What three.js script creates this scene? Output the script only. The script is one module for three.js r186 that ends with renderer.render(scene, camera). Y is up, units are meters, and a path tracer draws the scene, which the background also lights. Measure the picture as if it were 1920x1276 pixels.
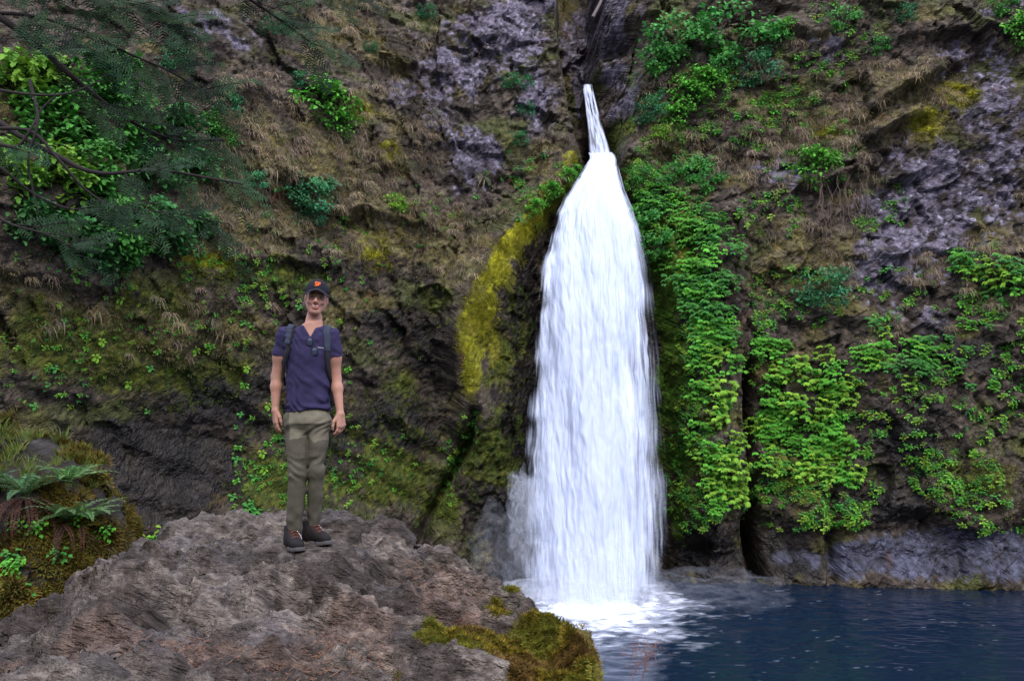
import * as THREE from 'three';
import { mergeGeometries } from 'three/addons/utils/BufferGeometryUtils.js';
import { FontLoader } from 'three/addons/loaders/FontLoader.js';
import { TextGeometry } from 'three/addons/geometries/TextGeometry.js';

// ---------------------------------------------------------------- camera, sky, sun, exposure
const scene = new THREE.Scene();
const EYE = 6.15, PITCH = 5 * Math.PI / 180, FOCAL = 1853;          // pool surface is y = 0
const camera = new THREE.PerspectiveCamera(2 * Math.atan(638 / FOCAL) * 180 / Math.PI, 1920 / 1276, 0.1, 400);
camera.position.set(0, EYE, 0);
camera.lookAt(0, EYE + Math.sin(PITCH), -Math.cos(PITCH));
{
  const w = 64, h = 32, d = new Float32Array(w * h * 4);             // even bright overcast, a little bluer than white
  for (let j = 0; j < h; j++) for (let i = 0; i < w; i++) {
    const e = Math.max(0, Math.sin(((j + 0.5) / h - 0.5) * Math.PI)), k = (j + 0.5) / h < 0.5 ? 0.25 : 0.75 + 0.55 * e, o = (j * w + i) * 4;
    d[o] = 0.88 * k; d[o + 1] = 0.93 * k; d[o + 2] = 1.22 * k; d[o + 3] = 1;
  }
  const sky = new THREE.DataTexture(d, w, h, THREE.RGBAFormat, THREE.FloatType);
  sky.mapping = THREE.EquirectangularReflectionMapping; sky.magFilter = THREE.LinearFilter; sky.needsUpdate = true;
  scene.background = sky; scene.environment = sky;
}
const sun = new THREE.DirectionalLight(0xfff6ec, 1.3);
sun.position.set(9, 60, 30); sun.target.position.set(0, 4, -24);
sun.castShadow = true; sun.shadow.radius = 40; sun.shadow.mapSize.set(2048, 2048);
Object.assign(sun.shadow.camera, { left: -45, right: 45, top: 45, bottom: -45, near: 1, far: 160 });
scene.add(sun, sun.target);
const renderer = new THREE.WebGLRenderer({ antialias: true });
renderer.toneMapping = THREE.LinearToneMapping;
renderer.toneMappingExposure = 2.25;
renderer.shadowMap.enabled = true;
renderer.setSize(1024, 680);

// ---------------------------------------------------------------- helpers
let seed = 7;
function rnd() { seed = (seed + 0x6D2B79F5) | 0; let t = Math.imul(seed ^ (seed >>> 15), 1 | seed); t = (t + Math.imul(t ^ (t >>> 7), 61 | t)) ^ t; return ((t ^ (t >>> 14)) >>> 0) / 4294967296; }
const R = (a, b) => a + (b - a) * rnd();
const gauss = () => (rnd() + rnd() + rnd() + rnd() - 2) * 0.85;
const clamp = (v, a = 0, b = 1) => v < a ? a : v > b ? b : v;
const lerp = (a, b, t) => a + (b - a) * t;
const sst = (a, b, x) => { const t = clamp((x - a) / (b - a)); return t * t * (3 - 2 * t); };
const softplus = (a, k) => a / k > 30 ? a : k * Math.log(1 + Math.exp(a / k));
function hash(ix, iy, iz, s) {
  let n = (Math.imul(ix, 374761393) + Math.imul(iy, 668265263) + Math.imul(iz, 1440662683) + Math.imul(s, 974634777)) | 0;
  n = Math.imul(n ^ (n >>> 13), 1274126177); n = Math.imul(n ^ (n >>> 15), 2246822519); n ^= n >>> 13;
  return (n >>> 0) / 4294967296;
}
function noise(x, y, z, s = 0) {                                      // value noise, -1..1
  const ix = Math.floor(x), iy = Math.floor(y), iz = Math.floor(z); let u = x - ix, v = y - iy, w = z - iz;
  u = u * u * (3 - 2 * u); v = v * v * (3 - 2 * v); w = w * w * (3 - 2 * w);
  const c = (a, b, d) => hash(ix + a, iy + b, iz + d, s);
  const x00 = lerp(c(0, 0, 0), c(1, 0, 0), u), x10 = lerp(c(0, 1, 0), c(1, 1, 0), u), x01 = lerp(c(0, 0, 1), c(1, 0, 1), u), x11 = lerp(c(0, 1, 1), c(1, 1, 1), u);
  return 2 * lerp(lerp(x00, x10, v), lerp(x01, x11, v), w) - 1;
}
function fbm(x, y, z, n = 4, s = 0) { let a = 0.5, t = 0; for (let i = 0; i < n; i++) { t += a * noise(x, y, z, s + i); x *= 2.03; y *= 2.03; z *= 2.03; a *= 0.5; } return t; }
const FA = { v: 0, e: 0, id: 0 };
function facet(x, y, z, s) {                                          // broken-stone noise: every cell is a tilted plane. v height, e distance to the joint
  const ix = Math.floor(x - 0.5), iy = Math.floor(y - 0.5), iz = Math.floor(z - 0.5); let d1 = 9, d2 = 9, bx = 0, by = 0, bz = 0, qx = 0, qy = 0, qz = 0;
  for (let a = 0; a < 2; a++) for (let b = 0; b < 2; b++) for (let c = 0; c < 2; c++) {
    const jx = ix + a, jy = iy + b, jz = iz + c, r = hash(jx, jy, jz, s) * 1024, r1 = Math.floor(r), r2 = (r - r1) * 1024, r3 = Math.floor(r2);
    const px = jx + 0.14 + 0.72 * (r1 / 1024) - x, py = jy + 0.14 + 0.72 * (r3 / 1024) - y, pz = jz + 0.14 + 0.72 * (r2 - r3) - z, d = px * px + py * py + pz * pz;
    if (d < d1) { d2 = d1; d1 = d; bx = jx; by = jy; bz = jz; qx = px; qy = py; qz = pz; } else if (d < d2) d2 = d;
  }
  const gx = hash(bx, by, bz, s + 3) - 0.5, gy = hash(bx, by, bz, s + 4) - 0.5, gz = hash(bx, by, bz, s + 5) - 0.5;
  FA.id = hash(bx, by, bz, s + 6); FA.e = Math.sqrt(d2) - Math.sqrt(d1);
  FA.v = (FA.id - 0.5) - 1.6 * (gx * qx + gy * qy + gz * qz); return FA.v;
}
// chipped-stone noise without jumps: the lowest (hollows, sharp ridges) or highest (blocks, sharp grooves) of a set of tilted, curved faces
function chips(x, y, z, s, bend, low) {
  const ix = Math.floor(x - 0.5), iy = Math.floor(y - 0.5), iz = Math.floor(z - 0.5); let best = 9;
  for (let a = 0; a < 2; a++) for (let b = 0; b < 2; b++) for (let c = 0; c < 2; c++) {
    const jx = ix + a, jy = iy + b, jz = iz + c, r = hash(jx, jy, jz, s) * 1024, r1 = Math.floor(r), r2 = (r - r1) * 1024, r3 = Math.floor(r2), g = hash(jx, jy, jz, s + 1) * 1024, g1 = Math.floor(g), g2 = (g - g1) * 1024, g3 = Math.floor(g2);
    const px = x - jx - 0.1 - 0.8 * (r1 / 1024), py = y - jy - 0.1 - 0.8 * (r3 / 1024), pz = z - jz - 0.1 - 0.8 * (r2 - r3);
    const v = 0.7 * (g2 - g3) + 1.3 * ((g1 / 1024 - 0.5) * px + (g3 / 1024 - 0.5) * pz + ((g1 * 7 % 1024) / 1024 - 0.5) * py) + bend * (px * px + py * py + pz * pz); if (v < best) { best = v; FA.id = g2 - g3; }
  }
  return low ? best - 0.6 : 0.6 - best;
}
const V = (x, y, z) => new THREE.Vector3(x, y, z);
// a point on the sight line of a photograph pixel, at a given distance in front of the lens (used to survey where things stand)
function at(px, py, depth) {
  const dx = (px - 960) / FOCAL, dy = (638 - py) / FOCAL, k = Math.cos(PITCH) - dy * Math.sin(PITCH);
  return V(dx / k * depth, EYE + (dy * Math.cos(PITCH) + Math.sin(PITCH)) / k * depth, -depth);
}
function poly(t, pts) {                                               // piecewise linear table: pts = [[t, ...values]]
  if (t <= pts[0][0]) return pts[0].slice(1);
  for (let i = 1; i < pts.length; i++) if (t <= pts[i][0]) { const a = pts[i - 1], b = pts[i], k = (t - a[0]) / (b[0] - a[0]); return a.slice(1).map((v, j) => lerp(v, b[j + 1], k)); }
  return pts[pts.length - 1].slice(1);
}
class MB {                                                            // mesh builder
  constructor() { this.p = []; this.c = []; this.i = []; this.uv = null; }
  get n() { return this.p.length / 3; }
  v(x, y, z, c) { this.p.push(x, y, z); if (c) this.c.push(c[0], c[1], c[2]); return this.p.length / 3 - 1; }
  t(a, b, c) { this.i.push(a, b, c); }
  q(a, b, c, d) { this.i.push(a, b, c, a, c, d); }
  geo(smooth = true) {
    const g = new THREE.BufferGeometry(); g.setAttribute('position', new THREE.Float32BufferAttribute(this.p, 3));
    if (this.c.length) g.setAttribute('color', new THREE.Float32BufferAttribute(this.c, 3));
    g.setIndex(this.i); if (smooth) g.computeVertexNormals(); return g;
  }
  tube(pts, r, sides = 6, c) {                                        // pts Vector3[], r radius or function of t
    const up = V(0.31, 0.9, 0.3), base = this.n, m = pts.length;
    for (let k = 0; k < m; k++) {
      const d = pts[Math.min(k + 1, m - 1)].clone().sub(pts[Math.max(k - 1, 0)]).normalize(), a = V().crossVectors(d, up).normalize(), b = V().crossVectors(d, a), rr = typeof r === 'function' ? r(k / (m - 1)) : r;
      for (let s = 0; s < sides; s++) { const f = s / sides * Math.PI * 2, x = Math.cos(f) * rr, y = Math.sin(f) * rr; this.v(pts[k].x + a.x * x + b.x * y, pts[k].y + a.y * x + b.y * y, pts[k].z + a.z * x + b.z * y, c); }
    }
    for (let k = 0; k + 1 < m; k++) for (let s = 0; s < sides; s++) { const o = base + k * sides, n = (s + 1) % sides; this.q(o + s, o + n, o + sides + n, o + sides + s); }
    const e0 = this.v(pts[0].x, pts[0].y, pts[0].z, c), e1 = this.v(pts[m - 1].x, pts[m - 1].y, pts[m - 1].z, c);
    for (let s = 0; s < sides; s++) { const n = (s + 1) % sides; this.t(e0, base + n, base + s); this.t(e1, base + (m - 1) * sides + s, base + (m - 1) * sides + n); }
  }
}
const taken = {};
function numbered(name) { const k = taken[name] = (taken[name] ?? -1) + 1; return k ? `${name}_${String(k).padStart(3, '0')}` : name; }
function mesh(name, geo, mat, parent) { const m = new THREE.Mesh(geo, mat); m.castShadow = m.receiveShadow = true; m.name = parent ? name : numbered(name); (parent || scene).add(m); return m; }
function tag(o, label, category, group) { o.userData.label = label; o.userData.category = category; if (group) o.userData.group = group; return o; }
function group(name, label, category, grp) { const o = new THREE.Group(); o.name = numbered(name); scene.add(o); return tag(o, label, category, grp); }
function structure(o) { o.userData.kind = 'structure'; return o; }
function stuff(o, label) { o.userData.kind = 'stuff'; if (label) { o.userData.label = label; } return o; }
function copyOf(o, label, grp) { const c = o.clone(); c.name = numbered(o.name.replace(/_\d+$/, '')); scene.add(c); c.userData = { ...o.userData }; if (label) c.userData.label = label; if (grp) c.userData.group = grp; return c; }
function scatter(name, geo, mat, list) {                              // list of {m: Matrix4, c: [r,g,b]}
  const o = new THREE.InstancedMesh(geo, mat, list.length); o.name = numbered(name); o.castShadow = o.receiveShadow = true;
  const col = new THREE.Color(); list.forEach((e, k) => { o.setMatrixAt(k, e.m); if (e.c) o.setColorAt(k, col.setRGB(...e.c)); });
  scene.add(o); return stuff(o);
}
function noiseTexture(n, f) { const d = new Uint8Array(n * n * 4); for (let j = 0; j < n; j++) for (let i = 0; i < n; i++) { const v = clamp(f(i / n, j / n)) * 255, o = (j * n + i) * 4; d[o] = d[o + 1] = d[o + 2] = v; d[o + 3] = 255; } const t = new THREE.DataTexture(d, n, n); t.wrapS = t.wrapT = THREE.RepeatWrapping; t.magFilter = THREE.LinearFilter; t.needsUpdate = true; return t; }
function tileFbm(u, v, f, oct, s) {                                   // tiling fbm
  let a = 0.5, t = 0; for (let o = 0; o < oct; o++) { const x = u * f, y = v * f, ix = Math.floor(x), iy = Math.floor(y); let p = x - ix, q = y - iy; p = p * p * (3 - 2 * p); q = q * q * (3 - 2 * q); const h = (i, j) => hash((ix + i) % f, (iy + j) % f, 5, s + o); t += a * (2 * lerp(lerp(h(0, 0), h(1, 0), p), lerp(h(0, 1), h(1, 1), p), q) - 1); f *= 2; a *= 0.55; } return t;
}
const roughBump = noiseTexture(512, (u, v) => 0.55 + 0.5 * tileFbm(u, v, 12, 5, 3) - 0.5 * Math.abs(tileFbm(u, v, 16, 4, 40)) + 0.2 * Math.abs(tileFbm(u, v, 40, 3, 50)));
const grainMap = noiseTexture(512, (u, v) => 0.82 + 0.28 * tileFbm(u, v, 20, 4, 70) + 0.16 * tileFbm(u, v, 160, 2, 90));
grainMap.colorSpace = THREE.SRGBColorSpace;
function mat(c, rough = 0.85, o = {}) { const m = new THREE.MeshPhysicalMaterial({ roughness: rough, specularIntensity: 0.35, ...o }); m.color.setRGB(...c); return m; }
const leafMat = (c, o = {}) => mat(c, 0.75, { vertexColors: true, side: THREE.DoubleSide, transmission: 0.3, thickness: 0, specularIntensity: 0.25, ...o });
const mix3 = (a, b, t) => [lerp(a[0], b[0], t), lerp(a[1], b[1], t), lerp(a[2], b[2], t)];
// surface of a signed distance field on a box grid (surface nets)
function surfaceNets(f, lo, hi, h, slack = 0.012) {
  const n = [0, 1, 2].map(a => Math.ceil((hi[a] - lo[a]) / h) + 1), [nx, ny, nz] = n, F = new Float32Array(nx * ny * nz), id = new Int32Array(nx * ny * nz).fill(-1), P = [], I = [];
  const S = 5, reach = (S - 1) / 2 * h * 1.75 * 1.25 + slack;             // blocks far from the surface are filled with one value
  for (let k = 0; k < nz; k += S) for (let j = 0; j < ny; j += S) for (let i = 0; i < nx; i += S) {
    const c = f(lo[0] + (i + (S - 1) / 2) * h, lo[1] + (j + (S - 1) / 2) * h, lo[2] + (k + (S - 1) / 2) * h), far = Math.abs(c) > reach;
    for (let r = k; r < Math.min(nz, k + S); r++) for (let q = j; q < Math.min(ny, j + S); q++) for (let p = i; p < Math.min(nx, i + S); p++) F[p + q * nx + r * nx * ny] = far ? c : f(lo[0] + p * h, lo[1] + q * h, lo[2] + r * h);
  }
  const X = 1, Y = nx, Z = nx * ny, off = [0, X, Y, X + Y, Z, X + Z, Y + Z, X + Y + Z], edges = [[0, 1], [2, 3], [4, 5], [6, 7], [0, 2], [1, 3], [4, 6], [5, 7], [0, 4], [1, 5], [2, 6], [3, 7]];
  for (let k = 0; k < nz - 1; k++) for (let j = 0; j < ny - 1; j++) for (let i = 0; i < nx - 1; i++) {
    const b = i + j * Y + k * Z; let m = 0; for (let c = 0; c < 8; c++) if (F[b + off[c]] < 0) m |= 1 << c; if (m === 0 || m === 255) continue;
    let sx = 0, sy = 0, sz = 0, q = 0;
    for (const [a, c] of edges) { const fa = F[b + off[a]], fc = F[b + off[c]]; if ((fa < 0) === (fc < 0)) continue; const t = fa / (fa - fc); sx += lerp(a & 1, c & 1, t); sy += lerp((a >> 1) & 1, (c >> 1) & 1, t); sz += lerp(a >> 2, c >> 2, t); q++; }
    id[b] = P.length / 3; P.push(lo[0] + (i + sx / q) * h, lo[1] + (j + sy / q) * h, lo[2] + (k + sz / q) * h);
  }
  const quad = (a, b, c, d, flip) => { if (a < 0 || b < 0 || c < 0 || d < 0) return; if (flip) I.push(a, c, b, a, d, c); else I.push(a, b, c, a, c, d); };
  for (let k = 1; k < nz - 1; k++) for (let j = 1; j < ny - 1; j++) for (let i = 1; i < nx - 1; i++) {
    const b = i + j * Y + k * Z, s = F[b] < 0;
    if (s !== F[b + X] < 0) quad(id[b - Y - Z], id[b - Z], id[b], id[b - Y], !s);
    if (s !== F[b + Y] < 0) quad(id[b - X - Z], id[b - X], id[b], id[b - Z], !s);
    if (s !== F[b + Z] < 0) quad(id[b - X - Y], id[b - Y], id[b], id[b - X], !s);
  }
  const g = new THREE.BufferGeometry(); g.setAttribute('position', new THREE.Float32BufferAttribute(P, 3)); g.setIndex(I); g.computeVertexNormals(); return g;
}
// ---------------------------------------------------------------- the gorge wall: one sheet z = -D(x, y)
const D0 = x => 40 - 0.9 * softplus(-(x + 1), 1.2) - 0.14 * softplus(x - 6, 2);
const macroDepth = (x, y) => D0(x) + 0.2 * softplus(y - 10, 1.5) * (1 + 0.5 * sst(0, -9, x));
function W(px, py) { let d = 40; for (let k = 0; k < 30; k++) { const p = at(px, py, d); d = lerp(d, macroDepth(p.x, p.y), 0.5); } const p = at(px, py, d); return [p.x, p.y, d]; }
const line = pts => pts.map(([a, b]) => W(a, b));
function toLine(x, y, L) {                                            // [distance, side (+ right of the line going down), share along]
  let best = 1e9, side = 0, tt = 0;
  for (let i = 0; i + 1 < L.length; i++) {
    const ax = L[i][0], ay = L[i][1], bx = L[i + 1][0] - ax, by = L[i + 1][1] - ay, px = x - ax, py = y - ay, h = clamp((px * bx + py * by) / (bx * bx + by * by)), ex = px - bx * h, ey = py - by * h, d = ex * ex + ey * ey;
    if (d < best) { best = d; side = bx * py - by * px; tt = (i + h) / (L.length - 1); }
  }
  return [Math.sqrt(best), side, tt];
}
const byY = L => { const t = L.map(p => [p[1], p[0]]).sort((a, b) => a[0] - b[0]); return y => poly(y, t)[0]; };
const slotL = byY(line([[1046, -300], [1052, -60], [1058, 60], [1074, 180], [1098, 300]])), slotR = byY(line([[1215, -300], [1203, -60], [1199, 60], [1194, 130], [1162, 300]]));
const slotM = byY(line([[1140, -300], [1134, -60], [1124, 60], [1122, 150], [1150, 240], [1166, 300]]));
const lipY = at(1130, 300, 41)[ 'y' ];
const fallL = byY(line([[1098, 296], [1082, 340], [1036, 400], [1020, 500], [1008, 650], [995, 800], [985, 950], [985, 1110]])), fallR = byY(line([[1160, 296], [1166, 340], [1192, 400], [1222, 500], [1238, 620], [1246, 750], [1250, 900], [1245, 1110]]));
const ribLeft = line([[1092, 290], [1060, 345], [1005, 395], [965, 450], [920, 525], [880, 600], [868, 650], [885, 730], [893, 775]]);
const crackLeft = line([[893, 775], [880, 830], [850, 880], [820, 930], [790, 990], [770, 1050]]);
const ribRight = line([[1166, 290], [1180, 350], [1205, 420], [1238, 500], [1262, 600], [1285, 720], [1300, 850], [1305, 985]]);
const column = line([[1345, 400], [1350, 600], [1350, 800], [1352, 985]]);
const cleft = line([[1400, 660], [1403, 720], [1408, 850], [1412, 980], [1425, 1085]]);
const cleft2 = line([[1560, 930], [1566, 1000], [1568, 1090]]);
// ledges that jut out over a shaded hollow: [px, py, half width, half height, how far out, slope]
const ledges = [[1700, 165, 170, 55, 1.3, 0.55], [1570, 330, 90, 42, 1.2, 0.25], [1380, 30, 130, 50, -1.3, 0.1], [1660, 240, 110, 40, 1.0, 0.5], [1800, 60, 160, 50, 1.0, 0.1], [1720, 470, 140, 50, 0.6, 0.1], [1250, 250, 60, 70, 0.8, 0], [1550, 590, 120, 50, 0.5, 0], [1690, 320, 90, 45, 0.7, 0.2],
  [640, 180, 90, 60, 0.8, -0.2], [750, 120, 100, 40, 0.7, 0.2], [560, 330, 130, 60, 0.9, 0], [700, 400, 120, 50, 0.8, -0.1], [480, 180, 90, 60, 0.8, 0], [900, 60, 110, 60, 0.6, 0], [860, 260, 80, 50, 0.5, 0], [960, 320, 80, 40, 0.5, 0.4], [300, 400, 200, 80, 0.9, 0], [520, 480, 160, 45, 0.7, 0], [120, 520, 200, 60, 0.5, 0], [1480, 60, 80, 40, 0.7, -0.2], [1420, 250, 90, 60, 0.6, 0.2]]
  .map(([a, b, w, h, o, s]) => { const c = W(a, b), k = c[2] / FOCAL; return [c[0], c[1], w * k, h * k, o, s]; });
function D(x, y) {
  let d = macroDepth(x, y);
  // left alcove: hollowed under the slope
  const hol = sst(12.5, 4, y + 0.05 * x) * sst(-19, -12, x) * sst(-0.5, -3.5, x);
  d += 1.9 * hol;
  d += 0.9 * fbm(x * 0.13, y * 0.16, 3.1, 3, 11) * 1.4 + 0.75 * fbm(x * 0.42, y * 0.42, 7.7, 3, 21) * (1 - 0.6 * sst(13, 9, y) * sst(1, -2, x));
  // diagonal beds in the alcove
  const bed = (x * 0.62 + y * 0.78) * 0.9 + 0.5 * noise(x * 0.5, y * 0.5, 1, 31); d += hol * 0.28 * Math.abs((bed - Math.floor(bed)) * 2 - 1);
  // ledges
  for (const [cx, cy, w, h, o, s] of ledges) {
    const u = (x - cx) / w, yy = (y - cy - s * (x - cx)) + 0.25 * noise(x * 1.1, y * 0.6, 2, 77) * h; if (u * u > 1.4 || yy > 2.4 * h || yy < -2.2 * h) continue;
    const v = yy / h, prof = v > 0 ? Math.exp(-v * 1.3) : Math.exp(-v * v * 14); d -= o * prof * Math.exp(-u * u * 2.2);
  }
  // ribs beside the falls, channel behind the water
  const a = toLine(x, y, ribLeft); d -= 1.7 * Math.exp(-a[0] * a[0] / 0.9) * (1 - 0.55 * sst(0.15, 0, a[2]));
  const b = toLine(x, y, ribRight); d -= 1.0 * Math.exp(-b[0] * b[0] / 0.8);
  const c = toLine(x, y, crackLeft); d += 0.9 * Math.exp(-c[0] * c[0] / 0.05) - 0.8 * sst(0, 0.6, c[1] > 0 ? c[0] : 0) * Math.exp(-c[0] * 0.5) * sst(9, 5, y);
  const e = toLine(x, y, column); d -= 1.3 * Math.exp(-e[0] * e[0] / 1.1);
  const f = toLine(x, y, cleft); d += 2.2 * Math.exp(-f[0] * f[0] / 0.05) * sst(0, 0.25, f[2]);
  const g = toLine(x, y, cleft2); d += 0.8 * Math.exp(-g[0] * g[0] / 0.06);
  const fl = fallL(y), fr = fallR(y), ch = sst(fl - 1.2, fl + 0.4, x) * sst(fr + 0.9, fr - 0.3, x) * sst(lipY + 0.1, lipY - 0.5, y); d += ch * 1.5;
  // the slot
  const n1 = 0.35 * fbm(x * 0.9, y * 0.6, 5, 3, 41), sl = slotL(y), sr = slotR(y), slot = sst(sl - 0.35, sl + 0.35, x + n1 * 0.5) * sst(sr + 0.35, sr - 0.25, x + n1 * 0.5) * sst(lipY - 0.6, lipY + 0.3, y);
  if (slot > 0) { const m = slotM(y), lobe = 0.5 + 0.5 * Math.sin(y * 1.15 + x * 0.9 + 2.2 * noise(x * 0.4, y * 0.4, 9, 3)); d += slot * lerp(9, 3.0 + 1.8 * lobe - 1.6 * sst(0.2, 1, (x - m) / Math.max(0.3, sr - m)), sst(m - 0.25, m + 0.35, x + 0.6 * n1)); }
  // splash-worn foot of the right wall
  d += 0.75 * sst(2.9, 1.9, y + 0.4 * noise(x * 0.5, 0, 0, 55)) * sst(5, 7.5, x) - 0.5 * sst(1.2, 0.1, y) * sst(5, 8, x);
  return d;
}
function rockRelief(x, y, d, smoothness) {
  const w = 0.35 * fbm(x * 0.8, y * 0.8, d * 0.8, 2, 61); const rb = toLine(x, y, ribLeft)[0]; smoothness *= 0.25 + 0.75 * sst(0.3, 1.4, rb);
  let r = -0.42 * facet(x * 0.75 + w, y * 0.62 + w, d * 0.5, 100);
  r += -0.2 * facet(x * 1.9 + w, y * 1.6, d * 1.2, 120); const j = FA.e;
  r += -0.11 * facet(x * 4.3 + w, y * 3.7 + w, d * 3, 140) + 0.05 * sst(0.12, 0, j) - 0.04 * facet(x * 9, y * 8, d * 5, 150);
  r += 0.12 * fbm(x * 2.2, y * 2.2, 4, 4, 160);
  return r * smoothness;
}
const CX0 = -21, CX1 = 29, CY0 = -0.8, STEP = 0.062, NX = Math.round((CX1 - CX0) / STEP) + 1;
const rowsY = []; for (let y = CY0, s = STEP; y < 36; y += s) { rowsY.push(y); if (y > 26.5) s *= 1.12; }
const NY = rowsY.length, fineRows = Math.floor((26.5 - CY0) / STEP);
const depthGrid = new Float32Array(NX * NY);
for (let j = 0; j < NY; j++) for (let i = 0; i < NX; i++) {
  const x = CX0 + i * STEP, y = rowsY[j], d = D(x, y);
  const low = sst(3, 1.5, y) * sst(5, 7, x), hol = sst(10, 5, y) * sst(-1, -3, x);
  depthGrid[j * NX + i] = d + rockRelief(x, y, d, 1 - 0.45 * low - 0.55 * hol);
}
function depthAt(x, y) {
  const fx = clamp((x - CX0) / STEP, 0, NX - 1.001), fy = clamp((y - CY0) / STEP, 0, fineRows - 1.001), i = Math.floor(fx), j = Math.floor(fy), u = fx - i, v = fy - j, o = j * NX + i;
  return lerp(lerp(depthGrid[o], depthGrid[o + 1], u), lerp(depthGrid[o + NX], depthGrid[o + NX + 1], u), v);
}
function onCliff(px, py) {                                            // where the sight line of a surveyed point meets the wall
  let d = 20; for (; d < 60; d += 0.06) { const p = at(px, py, d); if (d >= depthAt(p.x, p.y)) break; } return at(px, py, d);
}
function cliffNormal(x, y, r = 0.35) { return V(depthAt(x + r, y) - depthAt(x - r, y), depthAt(x, y + r) - depthAt(x, y - r), 2 * r).normalize(); }
// surveyed patches: world ellipses on the wall
const patches = list => list.map(([px, py, rx, ry, w = 1]) => { const p = onCliff(px, py), k = -p.z / FOCAL; return [p.x, p.y, rx * k, ry * k, w]; });
function cover(x, y, list, wob) { let m = 0; for (const [cx, cy, rx, ry, w] of list) { const u = (x - cx) / rx, v = (y - cy) / ry, q = u * u + v * v; if (q < 4) m = Math.max(m, w * (1.25 - Math.sqrt(q) + wob)); } return m; }
const greyRock = patches([[1120, 60, 70, 180, 1.1], [1170, 180, 30, 120, .9], [1880, 300, 70, 130, 1.1], [1750, 400, 120, 70, 1], [1650, 520, 60, 60, .9], [930, 60, 150, 110, 1], [880, 130, 100, 120, .9], [1000, 170, 60, 140, .8], [890, 300, 70, 90, 1], [830, 220, 60, 90, .7], [1010, 20, 60, 70, 1], [1840, 180, 90, 130, 1], [1700, 470, 110, 110, 1], [1800, 330, 120, 110, 1], [1640, 170, 60, 60, .8], [1450, 320, 50, 30, .9], [1560, 90, 70, 50, .6], [1850, 20, 80, 40, .7], [1760, 600, 90, 60, .6], [430, 60, 90, 70, .8], [640, 60, 80, 60, .4], [760, 180, 60, 60, .6], [1660, 400, 80, 60, .7]]);
const yellowMoss = patches([[888, 625, 30, 75, 1.2], [908, 555, 27, 62, 1.2], [935, 497, 28, 52, 1.2], [960, 455, 28, 40, 1.2], [985, 425, 28, 36, 1.25], [1010, 397, 28, 30, 1.25], [1035, 370, 28, 28, 1.25], [1060, 345, 24, 24, 1.2], [884, 700, 20, 50, 1.0], [925, 650, 24, 60, .6], [1070, 300, 20, 30, .9], [1290, 500, 20, 60, 1.1], [680, 210, 30, 30, .9], [730, 285, 30, 25, .9], [1790, 175, 45, 40, 1.05], [1740, 230, 50, 40, .8], [1550, 250, 40, 20, .7], [400, 490, 60, 25, .9], [700, 470, 60, 40, .7]]);
const brownMoss = patches([[560, 300, 130, 130, .8], [480, 420, 140, 70, .8], [330, 600, 180, 90, .8], [150, 620, 160, 110, .85], [420, 620, 130, 60, .8], [720, 430, 120, 90, .75], [840, 470, 80, 80, .8], [640, 700, 60, 60, .3], [1560, 230, 120, 60, .8], [1690, 160, 130, 60, .8], [1440, 200, 120, 70, .6], [1500, 480, 110, 80, .8], [640, 60, 140, 70, .7], [760, 260, 80, 90, .5], [1020, 300, 60, 60, .8], [60, 200, 80, 90, .7], [1850, 900, 120, 80, .45], [1250, 270, 60, 70, .8]]);
const greenMoss = patches([[150, 640, 150, 90, .8], [300, 570, 150, 60, .7], [520, 520, 120, 50, .6], [820, 560, 60, 60, .6], [945, 700, 40, 110, .75], [960, 560, 25, 60, .6], [640, 790, 90, 70, .7], [760, 720, 70, 80, .55], [420, 690, 90, 60, .6], [250, 700, 120, 70, .6], [560, 640, 70, 60, .5], [720, 880, 130, 80, .75], [600, 900, 100, 60, .9], [500, 880, 60, 90, .7], [900, 850, 80, 80, .75], [980, 640, 30, 90, .5], [960, 880, 50, 60, .5], [1245, 540, 30, 120, 1.2], [1228, 460, 28, 80, 1.2], [1200, 390, 24, 60, 1.2], [1262, 700, 32, 170, 1.2], [1275, 880, 42, 120, 1.15], [1180, 330, 18, 40, 1.1], [830, 950, 70, 60, .6], [330, 700, 100, 70, .6], [1180, 150, 20, 80, .5], [1160, 250, 30, 40, .8], [1290, 420, 60, 60, .7], [1820, 900, 100, 70, .6], [1500, 900, 120, 90, .7]]);
const wetRock = patches([[985, 560, 35, 130, 1.1], [975, 750, 50, 140, 1.05], [960, 960, 70, 120, 1.1], [1030, 420, 22, 50, 1.1], [1125, 700, 95, 420, 1.2], [720, 800, 140, 90, .85], [620, 820, 80, 140, .75], [300, 850, 180, 150, .9], [420, 750, 140, 120, .8], [800, 650, 70, 130, .75], [730, 600, 90, 80, .6], [1330, 1040, 90, 60, 1.1], [1450, 1040, 110, 60, 1.1], [1700, 820, 130, 120, .7], [1800, 650, 130, 70, .6], [1660, 950, 120, 50, .8]]);
const blueRock = patches([[1640, 1040, 90, 45, 1.1], [1780, 1030, 130, 50, 1.15], [1900, 1040, 110, 50, 1.15], [1590, 1050, 40, 40, 1.1], [1990, 1040, 110, 50, 1.1], [1500, 1040, 70, 35, .55]]);
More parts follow.
